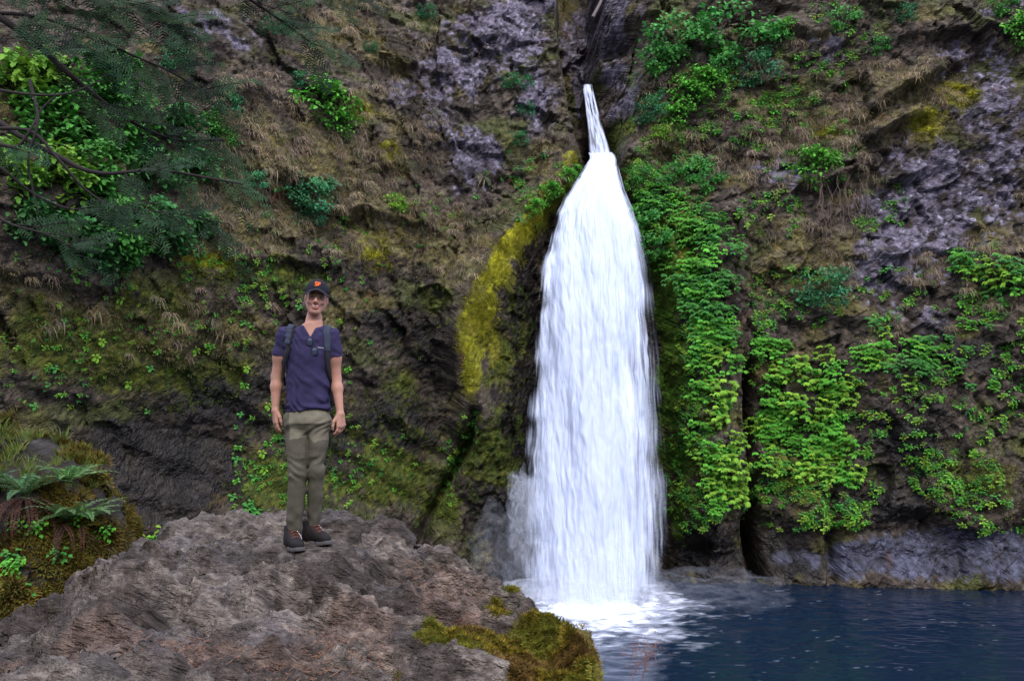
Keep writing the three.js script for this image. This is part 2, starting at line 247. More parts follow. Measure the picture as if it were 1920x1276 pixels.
{
  const pos = new Float32Array(NX * NY * 3), col = new Float32Array(NX * NY * 3), uv = new Float32Array(NX * NY * 2), wetness = new Float32Array(NX * NY);
  const earth = [0.092, 0.074, 0.055], dark = [0.028, 0.022, 0.018], grey = [0.14, 0.124, 0.158], greyDark = [0.05, 0.044, 0.05], lichen = [0.26, 0.245, 0.3], ym = [0.32, 0.31, 0.012], bm = [0.14, 0.118, 0.034], gm = [0.05, 0.075, 0.014], wr = [0.012, 0.0105, 0.0095], br = [0.105, 0.11, 0.16], rust = [0.12, 0.05, 0.02];
  for (let j = 0; j < NY; j++) for (let i = 0; i < NX; i++) {
    const o = j * NX + i, x = CX0 + i * STEP, y = rowsY[j], d = depthGrid[o]; pos.set([x, y, -d], o * 3); uv.set([(x + 0.5 * d) / 2.2, (y - 0.4 * d) / 2.2], o * 2);
    const big = fbm(x * 0.5, y * 0.5, d * 0.3, 4, 200), mid = fbm(x * 1.7, y * 1.5, d, 4, 210), fine = noise(x * 7, y * 6, d * 5, 220), fin2 = noise(x * 15, y * 13, d * 11, 224), wob = 0.7 * big + 0.75 * mid + 0.3 * fine;
    let c = mix3(dark, earth, clamp(0.55 + 1.2 * mid + 0.5 * fine)); c = mix3(c, bm, 0.55 * sst(0.15, 0.5, fbm(x * 0.9, y * 1.1, 5, 4, 230))); c = mix3(c, [0.07, 0.085, 0.02], 0.6 * sst(0.12, 0.4, fbm(x * 0.7, y * 0.9, 8, 4, 235) + 0.15 * fine));
    const gk = sst(0.32, 0.55, cover(x, y, greyRock, wob * 1.1) - 0.15); c = mix3(c, mix3(greyDark, grey, clamp(0.5 + 0.9 * fine + mid)), gk); c = mix3(c, lichen, gk * sst(0.35, 0.6, fbm(x * 4, y * 3.4, 3, 3, 240) + 0.25 * fin2));
    c = mix3(c, mix3(bm, earth, clamp(0.4 + 0.7 * fine)), 0.85 * sst(0.35, 0.6, cover(x, y, brownMoss, wob)));
    const gmk = sst(0.35, 0.65, cover(x, y, greenMoss, wob)), lush = sst(5, 5.6, x) * sst(9, 7.6, x); c = mix3(c, mix3(mix3(gm, [0.085, 0.09, 0.014], clamp(0.5 + fine)), [0.07, 0.15, 0.014], lush * clamp(0.6 + mid)), gmk);
    const wk = sst(0.3, 0.6, cover(x, y, wetRock, wob * 0.8)); c = mix3(c, mix3(wr, [0.045, 0.037, 0.028], clamp(0.35 + mid + 0.5 * fine)), wk * (1 - 0.9 * gmk));
    const bk = sst(0.3, 0.6, cover(x, y, blueRock, wob * 0.6)); c = mix3(c, mix3(wr, br, clamp(0.6 + 0.9 * mid + 0.4 * fine)), bk);
    const yk = sst(0.4, 0.62, cover(x, y, yellowMoss, wob * 0.5)); c = mix3(c, mix3(mix3(ym, bm, clamp(0.3 + mid * 1.4)), [0.11, 0.12, 0.012], clamp(0.2 + big + 0.4 * fine)), yk);
    c = mix3(c, rust, 0.5 * sst(0.5, 0.7, fbm(x * 1.3, y * 0.8, 9, 3, 260) + 0.1 * fin2));
    const g = 1 + 0.28 * fin2 + 0.15 * fine; col[o * 3] = c[0] * g; col[o * 3 + 1] = c[1] * g; col[o * 3 + 2] = c[2] * g; wetness[o] = Math.max(wk * (1 - gmk), bk);
  }
  const dry = [], wet = [];
  for (let j = 0; j + 1 < NY; j++) for (let i = 0; i + 1 < NX; i++) { const a = j * NX + i; (wetness[a] > 0.5 ? wet : dry).push(a, a + 1, a + NX + 1, a, a + NX + 1, a + NX); }
  const g = new THREE.BufferGeometry(); g.setAttribute('position', new THREE.BufferAttribute(pos, 3)); g.setAttribute('color', new THREE.BufferAttribute(col, 3)); g.setAttribute('uv', new THREE.BufferAttribute(uv, 2));
  const all = new Uint32Array(dry.length + wet.length); all.set(dry); all.set(wet, dry.length); g.setIndex(new THREE.BufferAttribute(all, 1)); g.addGroup(0, dry.length, 0); g.addGroup(dry.length, wet.length, 1); g.computeVertexNormals();
  const base = { vertexColors: true, bumpMap: roughBump, bumpScale: 0.13, map: grainMap };
  const cliff = mesh('cliff', g, [mat([1.4, 1.4, 1.4], 0.9, base), mat([1, 1, 1], 0.5, { ...base, specularIntensity: 0.5 })]);
  structure(cliff); cliff.userData.label = 'mossy dark basalt gorge wall around the waterfall';
}
console.log('cliff', NX, NY);
// ---------------------------------------------------------------- the pool
const foamAt = (x, z) => {                                            // share of the surface that is white water, by distance from the plunge
  const cx = 3.0, cz = -34.6, u = (x - cx) / 3.0, v = (z - cz) / 5.4, q = Math.sqrt(u * u + v * v);
  return 1.35 - q + 0.55 * fbm(x * 0.9, z * 1.6, 2, 4, 300) + 0.25 * noise(x * 4, z * 7, 1, 305) + 0.08 * sst(0, 4, x - cx);
};
{
  const xs = [], zs = []; for (let x = -26; x <= 34; x += (x > -3 && x < 22) ? 0.085 : 0.5) xs.push(x); for (let z = -4, s = 0.5; z > -47; z -= s) { zs.push(z); s = z < -21 ? 0.075 : 0.4; }
  const b = new MB(), nx = xs.length;
  for (const z of zs) for (const x of xs) {
    const near = Math.hypot((x - 3.1) / 1.3, z + 35.6), swell = 0.3 + 1.2 * Math.exp(-near * near / 60);
    const w = 0.045 * fbm(x * 0.8 + 0.4 * z, z * 1.5, 1, 3, 310) + 0.03 * noise(x * 2.6 - z, z * 4.2, 3, 320) + 0.012 * noise(x * 6 + z, z * 9, 5, 330) + 0.03 * Math.sin(near * 3.1 + 1.5 * noise(x * 0.6, z * 0.6, 2, 335)) * Math.exp(-near * 0.16);
    const f0 = foamAt(x, z), lace = 0.5 + 0.5 * noise(x * 3 + 2 * noise(x, z, 1, 351), z * 6, 2, 352) + 0.5 * noise(x * 8, z * 14, 2, 353), f = clamp(sst(0.1, 1.0, f0) * (0.35 + 0.9 * lace) + sst(0.75, 1.1, f0)), sp = sst(0.86, 0.96, noise(x * 2.2, z * 5.5, 7, 340) * 0.6 + noise(x * 6, z * 13, 9, 345) * 0.6 + 0.3 * Math.exp(-near / 5));
    const c = mix3([0.004, 0.011, 0.024], [0.6, 0.64, 0.72], Math.max(f, sp * 0.13));
    b.v(x, w * swell + 0.05 * f * noise(x * 2.5, z * 3, 4, 350), z, c);
  }
  for (let j = 0; j + 1 < zs.length; j++) for (let i = 0; i + 1 < nx; i++) { const a = j * nx + i; b.q(a, a + 1, a + nx + 1, a + nx); }
  const pool = mesh('pool_water', b.geo(), mat([1, 1, 1], 0.12, { vertexColors: true, ior: 1.33 })); structure(pool); pool.userData.label = 'dark blue rippled plunge pool';
}
// ---------------------------------------------------------------- the falls
const waterMat = mat([0.58, 0.645, 0.775], 0.7, { vertexColors: true, side: THREE.DoubleSide, transparent: true, specularIntensity: 0.4 });
const solidWater = mat([0.66, 0.69, 0.74], 0.7, { vertexColors: true, side: THREE.DoubleSide, specularIntensity: 0.4 });
// rows of the main fall: [py, left px, right px, distance]
const fallRows = [[286, 1103, 1152, 44.5], [292, 1106, 1157, 42.6], [298, 1106, 1159, 41.6], [312, 1096, 1161, 41.0], [340, 1076, 1168, 40.4], [370, 1058, 1177, 39.9], [400, 1043, 1190, 39.5], [430, 1033, 1200, 39.2], [500, 1014, 1220, 38.7], [600, 1003, 1230, 38.2], [700, 995, 1238, 37.8], [800, 987, 1244, 37.4], [900, 979, 1249, 37.0], [1000, 978, 1252, 36.7], [1060, 978, 1254, 36.5], [1125, 976, 1252, 36.3]].map(([py, l, r, d]) => [py, at(l, py, d), at(r, py, d)]);
const tierRows = [[160, 1094, 1110, 46.5], [168, 1093, 1112, 45.4], [176, 1094, 1114, 45.0], [210, 1098, 1122, 44.6], [250, 1102, 1134, 44.3], [280, 1104, 1143, 44.1], [306, 1106, 1150, 43.9]].map(([py, l, r, d]) => [py, at(l, py, d), at(r, py, d)]);
function fallPoint(rows, s, py, bulge) {
  let i = 1; while (i < rows.length - 1 && rows[i][0] < py) i++;
  const a = rows[i - 1], b = rows[i], t = clamp((py - a[0]) / (b[0] - a[0])), L = a[1].clone().lerp(b[1], t), Rr = a[2].clone().lerp(b[2], t), p = L.lerp(Rr, s); p.z += bulge * (0.15 + 0.85 * sst(300, 640, py)) * (1 - (2 * s - 1) ** 2); return p;
}
// coverage: 1 where the water is thick, less in the thinner curtain on its right flank
function density(s, py, seed = 0, gain = 1) {
  const y = (py - 300) / 820, x = s * 5.2 + seed * 3.7, right = sst(0.6, 0.98, s) * sst(0.1, 0.45, y), thin = Math.exp(-(((s - 0.74) / 0.09) ** 2)) * sst(0.35, 0.6, y) * sst(1.02, 0.75, y);
  const streak = noise(x * 6 + 0.5 * noise(x, y * 6, 0, 361 + seed), y * 5, 1, 360 + seed) * 0.45 + noise(x * 15, y * 11, 2, 362 + seed) * 0.35 + noise(x * 24, y * lerp(70, 24, sst(0.05, 0.4, y)), 4, 366 + seed) * 0.42 + 0.5 * fbm(x * 1.5, y * 5, 3, 3, 364 + seed);
  const rag = 0.05 * noise(y * 16, 3, seed, 392) + 0.04 * noise(y * 45, 5, seed, 393), edge = Math.min(sst(0, 0.22, s + 0.05 * streak + 0.7 * rag), sst(1, 0.76, s - 0.06 * streak + 0.035 * noise(y * 19, 8, seed, 394)));
  return clamp((lerp(1.22, 0.42, right) - 0.4 * thin + 0.6 * fbm(s * 6 + seed, y * 5, 9, 3, 368) + 0.5 * streak) * gain * edge);
}
function sheet(rows, py0, py1, cols, nrow, bulge, out, dens, rough) {
  const P = [], C = [], I = [];
  for (let j = 0; j <= nrow; j++) for (let i = 0; i <= cols; i++) {
    const s = i / cols, py = lerp(py0, py1, j / nrow), p = fallPoint(rows, s, py, bulge), y = (py - 300) / 820, w = sst(0, 0.12, (py - py0) / (py1 - py0));
    const k = rough * (0.4 * noise(p.x * 1.6, p.y * 0.3, 3, 370) + 0.12 * noise(p.x * 4.5, p.y * 0.6, 4, 371) + 0.07 * noise(p.x * 10, p.y * 1.4, 6, 372) + 0.03 * noise(p.x * 22, p.y * 4, 6, 373));
    P.push(p.x + 0.06 * rough * w * noise(p.x * 6, p.y * 2.2, 8, 374), p.y, p.z + out + w * k); const t = 1 + 0.03 * noise(p.x * 9, p.y * 4, 1, 375); C.push(t, t, t, dens(s, py));
  }
  for (let j = 0; j < nrow; j++) for (let i = 0; i < cols; i++) { const a = j * (cols + 1) + i; I.push(a, a + cols + 1, a + cols + 2, a, a + cols + 2, a + 1); }
  const g = new THREE.BufferGeometry(); g.setAttribute('position', new THREE.Float32BufferAttribute(P, 3)); g.setAttribute('color', new THREE.Float32BufferAttribute(C, 4)); g.setIndex(I); g.computeVertexNormals(); return g;
}
{
  const falls = group('waterfall', 'tall white waterfall plunging from the slot into the pool', 'waterfall'); structure(falls); delete falls.userData.category;
  mesh('main_curtain', sheet(fallRows, 286, 1125, 200, 330, 1.1, 0, (s, py) => density(s, py, 0, 1.15), 0.5), waterMat, falls);
  for (let k = 1; k <= 3; k++) mesh('veil', sheet(fallRows, 300 + 14 * k, 1125, 200, 330, 1.1 + 0.1 * k, 0.16 * k, (s, py) => clamp(density(s, py + 37 * k, 10 * k) - 0.36) * 0.85, 0.6), waterMat, falls);
  for (let k = 0; k < 2; k++) mesh('upper_tier', sheet(tierRows, 160, 306, 44, 110, 0.3, 0.12 * k, (s, py) => clamp(0.55 + 0.7 * noise(s * 7 + 9 * k, py * 0.03, 4, 380) + 0.5 * noise(s * 16, py * 0.09, 5, 381 + k)) * Math.min(sst(0, 0.14, s), sst(1, 0.86, s)), 0.25), waterMat, falls);
  // boiling foot of the fall: a heap of foam
  const b = new MB(), n = 130, m = 60;
  for (let j = 0; j <= m; j++) for (let i = 0; i <= n; i++) {
    const u = i / n, f = j / m, ang = Math.PI * (1 - u), rad = f, cx = 3.0, cz = -36.4, x = cx + Math.cos(ang) * rad * 3.0, z = cz + Math.sin(ang) * rad * 3.4, h = 0.75 * Math.pow(1 - f, 1.5) * (0.75 + 0.5 * fbm(x * 0.9, z * 0.9, 3, 3, 390)) + 0.28 * (1 - f) * noise(x * 3, z * 3, 2, 391) + 0.1 * noise(x * 8, z * 8, 3, 392) * (1 - f) - 0.02 - 0.12 * f * f;
    b.v(x, h, z, [1, 1, 1]);
  }
  for (let j = 0; j < m; j++) for (let i = 0; i < n; i++) { const a = j * (n + 1) + i; b.q(a, a + n + 1, a + n + 2, a + 1); }
  mesh('plunge_foam', b.geo(), solidWater, falls);
}
const M4 = (p, s, turn = 0) => new THREE.Matrix4().compose(p, new THREE.Quaternion().setFromEuler(new THREE.Euler(0, turn, 0)), typeof s === 'number' ? V(s, s, s) : s);
{ // spray hanging round the plunge: nested thin shells of fine drops, so that it thickens towards its middle from every side
  const P = [], C = [], I = [];
  const cloud = (c, rx, ry, rz, shells, alpha, seedN) => { for (let k = 0; k < shells; k++) { const f = Math.pow((k + 1) / shells, 0.9), nu = 84, nv = 48, base = P.length / 3; for (let j = 0; j <= nv; j++) for (let i = 0; i <= nu; i++) { const a = i / nu * Math.PI * 2, b = (j / nv - 0.5) * Math.PI, dx = Math.cos(b) * Math.cos(a), dy = Math.sin(b), dz = Math.cos(b) * Math.sin(a), w = 1 + 0.8 * fbm(dx * 1.7 + seedN, dy * 1.7 + k * 0.6, dz * 1.7, 5, 395) + 0.22 * noise(dx * 5 + seedN, dy * 5, dz * 5 + k, 396) + 0.1 * noise(dx * 12, dy * 12, dz * 12 + k, 398); P.push(c.x + dx * rx * f * w, c.y + dy * ry * f * w, c.z + dz * rz * f * w); C.push(1, 1, 1, alpha * (0.75 + 0.5 * noise(dx * 3, dy * 3, dz * 3 + k, 397))); } for (let j = 0; j < nv; j++) for (let i = 0; i < nu; i++) { const o = base + j * (nu + 1) + i; I.push(o, o + 1, o + nu + 2, o, o + nu + 2, o + nu + 1); } } };
  cloud(V(2.3, 0.0, -34.6), 3.2, 1.5, 2.3, 5, 0.036, 1); cloud(V(2.7, 0.1, -35.2), 2.5, 0.8, 1.0, 3, 0.12, 21); cloud(at(985, 965, 36.3), 0.62, 1.4, 0.6, 4, 0.055, 5); cloud(at(970, 915, 36.4), 0.34, 0.6, 0.36, 3, 0.05, 7); cloud(at(955, 1040, 37), 1.2, 1.8, 1.0, 3, 0.018, 9); cloud(at(1320, 1115, 34), 2.4, 0.8, 1.3, 3, 0.014, 13);
  const g = new THREE.BufferGeometry(); g.setAttribute('position', new THREE.Float32BufferAttribute(P, 3)); g.setAttribute('color', new THREE.Float32BufferAttribute(C, 4)); g.setIndex(I); g.computeVertexNormals();
  const o = stuff(mesh('mist', g, mat([0.72, 0.76, 0.84], 1, { vertexColors: true, side: THREE.DoubleSide, transparent: true, specularIntensity: 0 }))); o.userData.label = 'fine spray drifting at the foot of the falls';
}
// ---------------------------------------------------------------- the outcrop in front
const crest = [[-420, 1310, 4.6], [-160, 1235, 5.2], [0, 1163, 5.8], [130, 1098, 6.2], [180, 1078, 6.4], [235, 1042, 6.8], [290, 1002, 7.2], [375, 974, 7.6], [450, 969, 7.7], [540, 957, 7.8], [620, 947, 7.9], [680, 970, 7.8], [740, 990, 7.6], [800, 1003, 7.4], [850, 1008, 7.2], [890, 1040, 7.0], [940, 1075, 6.8], [982, 1106, 6.6], [1000, 1138, 6.45], [1050, 1163, 6.3], [1085, 1190, 6.1], [1110, 1235, 5.9], [1119, 1290, 5.7], [1118, 1400, 5.5], [1095, 1560, 5.2]];
const crestW = crest.map(([a, b, d]) => at(a, b, d));
const crestCurve = new THREE.CatmullRomCurve3(crestW, false, 'centripetal');
const footCurve = new THREE.CatmullRomCurve3([V(-3.6, 4.3, 0.8), V(-2.4, 4.5, 0.8), V(-1, 4.55, 0.8), V(0, 4.4, 0.2), V(0.1, 4.1, -1.2), V(0.15, 3.4, -2.6), V(0.3, 2.6, -4.0), V(0.45, 1.6, -4.6)], false, 'centripetal');
const BU = 640, BV = 400, BB = 60, boulderGrid = [];
let boulderMoss = [];
{
  const P = new Float32Array((BU + 1) * (BV + BB + 1) * 3), nv = BV + BB + 1; let o = 0;
  for (let i = 0; i <= BU; i++) {
    const u = i / BU, c = crestCurve.getPointAt(u), f = footCurve.getPointAt(clamp(u)); const right = sst(0.62, 0.92, u);
    const backDir = V(0.5 * right, -3.6, -1.3 + 1.1 * right);
    for (let j = 0; j < nv; j++) {
      let p;
      if (j <= BV) { const t = Math.pow(j / BV, 0.8); p = f.clone().lerp(c, t); const bul = Math.sin(Math.PI * t); p.y += bul * lerp(0.02, 0.1, right); p.z += bul * 0.12 * right; p.y -= 0.05 * Math.pow(t, 12); }
      else { const t = (j - BV) / BB; p = c.clone().addScaledVector(backDir, t * t * 0.7 + t * 0.3); p.y -= 0.05; }
      P[o++] = p.x; P[o++] = p.y; P[o++] = p.z;
    }
  }
  const idx = []; for (let i = 0; i < BU; i++) for (let j = 0; j + 1 < nv; j++) { const a = i * nv + j; idx.push(a, a + nv, a + nv + 1, a, a + nv + 1, a + 1); }
  const g = new THREE.BufferGeometry(); g.setAttribute('position', new THREE.BufferAttribute(P, 3)); g.setIndex(idx); g.computeVertexNormals();
  const N = g.attributes.normal.array, C = new Float32Array(P.length), UV = new Float32Array(P.length / 3 * 2), feet = at(578, 1022, 6.77);
  const onOutcrop = (px, py) => { const d = at(px, py, 1), e = V(d.x, d.y - EYE, d.z).normalize(); let best = 0, bs = 1e9; for (let k = 0; k < P.length; k += 9) { const x = P[k], y = P[k + 1] - EYE, z = P[k + 2], t = x * e.x + y * e.y + z * e.z, q = (x - e.x * t) ** 2 + (y - e.y * t) ** 2 + (z - e.z * t) ** 2, sc = q + (q < 0.003 ? 0.0002 * t : 1); if (t > 0 && sc < bs) { bs = sc; best = k; } } return V(P[best], P[best + 1], P[best + 2]); };
  const mossSpots = [[950, 1210, 110, 55, 1.1], [1060, 1225, 80, 60, 1.2], [870, 1220, 80, 45, 1], [980, 1265, 130, 45, 1.1], [977, 1088, 18, 22, .9], [935, 1128, 30, 18, .8], [1020, 1178, 70, 28, .95], [740, 1260, 30, 30, .5], [830, 1185, 45, 30, .7], [1105, 1300, 60, 90, 1.2], [960, 1340, 150, 60, 1.1]].map(([a, b, rx, ry, w]) => { const p = onOutcrop(a, b), k = -p.z / FOCAL; return [p, rx * k, ry * k, w]; });
  const dirtSpots = [[40, 1250, 110, 60], [330, 1225, 120, 40], [660, 1160, 110, 45], [560, 1240, 120, 35], [830, 1110, 90, 40], [200, 1190, 120, 30]].map(([a, b, rx, ry]) => { const p = onOutcrop(a, b), k = -p.z / FOCAL; return [p, rx * k, ry * k]; });
  // broken-out hollows and gullies in the face
  const gouges = [[275, 1105, 75, 26, 0.16], [340, 1130, 50, 22, 0.14], [560, 1102, 55, 20, 0.14], [620, 1135, 55, 18, 0.12], [440, 1185, 80, 20, 0.14], [700, 1215, 70, 20, 0.14], [600, 1255, 90, 22, 0.15], [150, 1205, 70, 22, 0.13], [520, 1040, 40, 12, 0.07], [760, 1080, 60, 16, 0.1], [330, 1060, 50, 14, 0.09], [90, 1165, 40, 14, 0.1], [830, 1150, 50, 16, 0.1], [240, 1250, 90, 20, 0.12]].map(([a, b, rx, ry, d]) => { const p = onOutcrop(a, b), q = -p.z / FOCAL; return [p, rx * q, ry * q * 2.6, d]; });
  for (let k = 0; k < P.length / 3; k++) {
    const x = P[k * 3], y = P[k * 3 + 1], z = P[k * 3 + 2], nx = N[k * 3], ny = N[k * 3 + 1], nz = N[k * 3 + 2];
    const right = sst(-0.1, 0.55, x + 0.15 * noise(x * 2, y * 2, z * 2, 400)), w = 0.28 * fbm(x * 2, y * 2, z * 2, 2, 402);
    const df = Math.hypot(x - feet.x - 0.02, (z - feet.z) * 0.9), calm = 0.2 + 0.8 * sst(0.1, 0.38, df);
    // tilted, broken slabs; stretched along one bedding direction
    const bx = x * 0.85 + z * 0.3, bz = z * 0.75 - x * 0.3, yy = y * 1.6 + 0.35 * x;
    const w2 = 0.16 * fbm(x * 6, y * 6, z * 6, 2, 404);
    let h = 0.2 * chips(bx * 0.85 + w, yy, bz * 1.5 + w, 410, 1.0, false);
    h += 0.17 * chips(bx * 1.6 + w + w2, yy * 2.4, bz * 3.4 + w2, 420, 0.9, true); const id2 = FA.id;
    h += 0.115 * chips(bx * 3.9 + w2 * 2, yy * 5.5, bz * 8 + w, 430, 0.95, false); const id3 = FA.id;
    h += 0.062 * chips(x * 9 + w2, y * 12, z * 16, 440, 0.9, true) + 0.022 * chips(x * 21, y * 26, z * 30, 445, 0.9, false) + 0.16 * fbm(x * 1.3, y * 1.3, z * 1.3, 5, 450);
    for (const [p, rx, rz, d] of gouges) { const u = (x - p.x) / rx + 0.5 * w, v = (z - p.z + 0.5 * (x - p.x)) / rz + 0.5 * w2, q = u * u + v * v; if (q < 2.2) h -= 1.5 * d * sst(1.5, 0.35, q + 0.6 * w); }
    h *= calm * lerp(1, 0.6, right);
    h += 0.012 + 0.07 * right;
    P[k * 3] += nx * h; P[k * 3 + 1] += ny * h; P[k * 3 + 2] += nz * h; const X = P[k * 3], Y = P[k * 3 + 1], Z = P[k * 3 + 2]; UV[k * 2] = (X + 0.35 * Y) / 0.7; UV[k * 2 + 1] = (Z - 1.3 * Y) / 0.7;
    const big = fbm(x * 1.1, y * 1.1, z * 1.1, 4, 460), fine = noise(X * 17, Y * 17, Z * 17, 465), ff = noise(X * 45, Y * 45, Z * 45, 467);
    let c = mix3([0.064, 0.05, 0.04], [0.25, 0.21, 0.17], clamp(0.45 + 0.8 * big + 0.4 * fine + 0.6 * (id2 - 0.5) + 0.7 * (id3 - 0.5))); c = mix3(c, [0.165, 0.145, 0.15], 0.45 * sst(0.1, 0.45, fbm(x * 2.3, y * 2.3, z * 2.3, 3, 470))); c = mix3(c, [0.045, 0.04, 0.04], 0.6 * sst(0.72, 0.9, id3));
    let dirt = 0; for (const [p, rx, ry] of dirtSpots) dirt = Math.max(dirt, 1.2 - Math.hypot((x - p.x) / rx, (z - p.z) / (ry * 3.2)) + 0.8 * big + 0.3 * fine); c = mix3(c, mix3([0.12, 0.077, 0.056], [0.2, 0.132, 0.098], clamp(0.5 + fine)), 0.55 * sst(0.3, 0.75, dirt));
    c = mix3(c, [0.16, 0.075, 0.04], 0.5 * sst(0.5, 0.62, fbm(x * 5, y * 5, z * 5, 3, 480)) * sst(-0.6, 0.2, x));
    let mo = 0; for (const [p, rx, ry, wt] of mossSpots) mo = Math.max(mo, wt * (1.2 - Math.hypot((x - p.x) / rx, (y - p.y) / ry, (z - p.z) / (rx * 1.3)) + 0.9 * fbm(x * 3, y * 3, z * 3, 4, 490) + 0.2 * fine)); const mk = sst(0.25, 0.5, mo);
    c = mix3(c, mix3([0.1, 0.075, 0.012], [0.16, 0.13, 0.014], clamp(0.5 + fine)), mk); const gg = 1 + 0.3 * ff + 0.12 * fine; C[k * 3] = c[0] * gg; C[k * 3 + 1] = c[1] * gg; C[k * 3 + 2] = c[2] * gg;
    if (mk > 0.5) boulderMoss.push(k);
  }
  g.setAttribute('color', new THREE.BufferAttribute(C, 3)); g.setAttribute('uv', new THREE.BufferAttribute(UV, 2)); g.computeVertexNormals();
  const o2 = mesh('boulder', g, mat([1, 1, 1], 0.82, { vertexColors: true, bumpMap: roughBump, bumpScale: 0.04, map: grainMap })); tag(o2, 'large broken grey rock outcrop with a mossy end, a man standing on it', 'boulder');
  boulderGrid.push(g);
}
const boulderPos = boulderGrid[0].attributes.position.array, boulderNor = boulderGrid[0].attributes.normal.array;
function boulderY(x, z, r = 0.05) { let s = 0, w = 0; for (let k = 0; k < boulderPos.length; k += 3) { if (boulderNor[k + 1] < 0.15) continue; const a = boulderPos[k] - x, b = boulderPos[k + 2] - z, d = a * a + b * b; if (d < r * r) { const q = 1 - d / (r * r); s += q * boulderPos[k + 1]; w += q; } } return w ? s / w : NaN; }
// ---------------------------------------------------------------- mossy bank behind the outcrop
const bankPoints = [];
{
  const lobes = [[60, 1060, 9.3, 0.92, 1.12, 0.85], [-130, 1020, 9.2, 0.95, 1.2, 0.9], [175, 1060, 9.0, 0.33, 0.62, 0.5], [30, 1180, 8.9, 0.9, 0.9, 0.8], [150, 1160, 8.8, .45, .6, .5]].map(([a, b, d, rx, ry, rz]) => [at(a, b, d), rx, ry, rz]);
  const sdf = (x, y, z) => { let r = 9; for (const [c, rx, ry, rz] of lobes) { const k = Math.hypot((x - c.x) / rx, (y - c.y) / ry, (z - c.z) / rz), d = (k - 1) * Math.min(rx, ry, rz), h = Math.max(0.14 - Math.abs(r - d), 0) / 0.14; r = Math.min(r, d) - h * h * 0.035; } return r + 0.11 * facet(x * 2.2, y * 1.8, z * 2.2, 500) + 0.12 * fbm(x * 2.2, y * 2.2, z * 2.2, 3, 505) + 0.035 * facet(x * 6, y * 5, z * 6, 510); };
  const g = surfaceNets(sdf, [-6.4, 2.2, -10.6], [-3.2, 6.4, -7.9], 0.034, 0.2), p = g.attributes.position, n = g.attributes.normal, C = [], UV = [];
  for (let k = 0; k < p.count; k++) { const x = p.getX(k), y = p.getY(k), z = p.getZ(k), f = fbm(x * 3, y * 2.4, z * 3, 4, 520), q = noise(x * 14, y * 14, z * 14, 525); let c = mix3([0.03, 0.026, 0.022], [0.09, 0.08, 0.075], clamp(0.3 + f)); c = mix3(c, mix3([0.11, 0.075, 0.014], [0.09, 0.1, 0.014], clamp(0.5 + q)), sst(-0.12, 0.16, f + 0.15 * noise(x, y, z, 3))); const t = 1 + 0.3 * q; C.push(c[0] * t, c[1] * t, c[2] * t); UV.push(x / 0.9, y / 0.9); bankPoints.push([V(x, y, z), V(n.getX(k), n.getY(k), n.getZ(k)), f]); }
  g.setAttribute('color', new THREE.Float32BufferAttribute(C, 3)); g.setAttribute('uv', new THREE.Float32BufferAttribute(UV, 2));
  const o = mesh('mossy_bank', g, mat([1, 1, 1], 0.9, { vertexColors: true, bumpMap: roughBump, bumpScale: 0.03 })); tag(o, 'steep mossy bank topped with grass and ferns behind the grey outcrop', 'bank');
}
// ---------------------------------------------------------------- the rest of the gorge, behind and beside the lens: the wooded slope that closes the valley
{
  const b = new MB(), n = 90, m = 26;
  for (let j = 0; j <= m; j++) for (let i = 0; i <= n; i++) { const a = lerp(0.03, Math.PI - 0.03, i / n), t = j / m, r = lerp(9, 34, t), x = Math.cos(a) * r * 1.15 + 2, z = Math.sin(a) * r + 1, y = lerp(-0.5, 21, Math.pow(t, 0.9)) + 2.2 * fbm(x * 0.2, z * 0.2, 1, 4, 530) * t; b.v(x, y, z, mix3([0.02, 0.035, 0.014], [0.05, 0.05, 0.03], clamp(0.5 + fbm(x, y, z, 3, 540)))); }
  for (let j = 0; j < m; j++) for (let i = 0; i < n; i++) { const a = j * (n + 1) + i; b.q(a, a + 1, a + n + 2, a + n + 1); }
  structure(mesh('wooded_hillside', b.geo(), mat([1, 1, 1], 0.95, { vertexColors: true, side: THREE.DoubleSide })));
}
console.log('rocks');
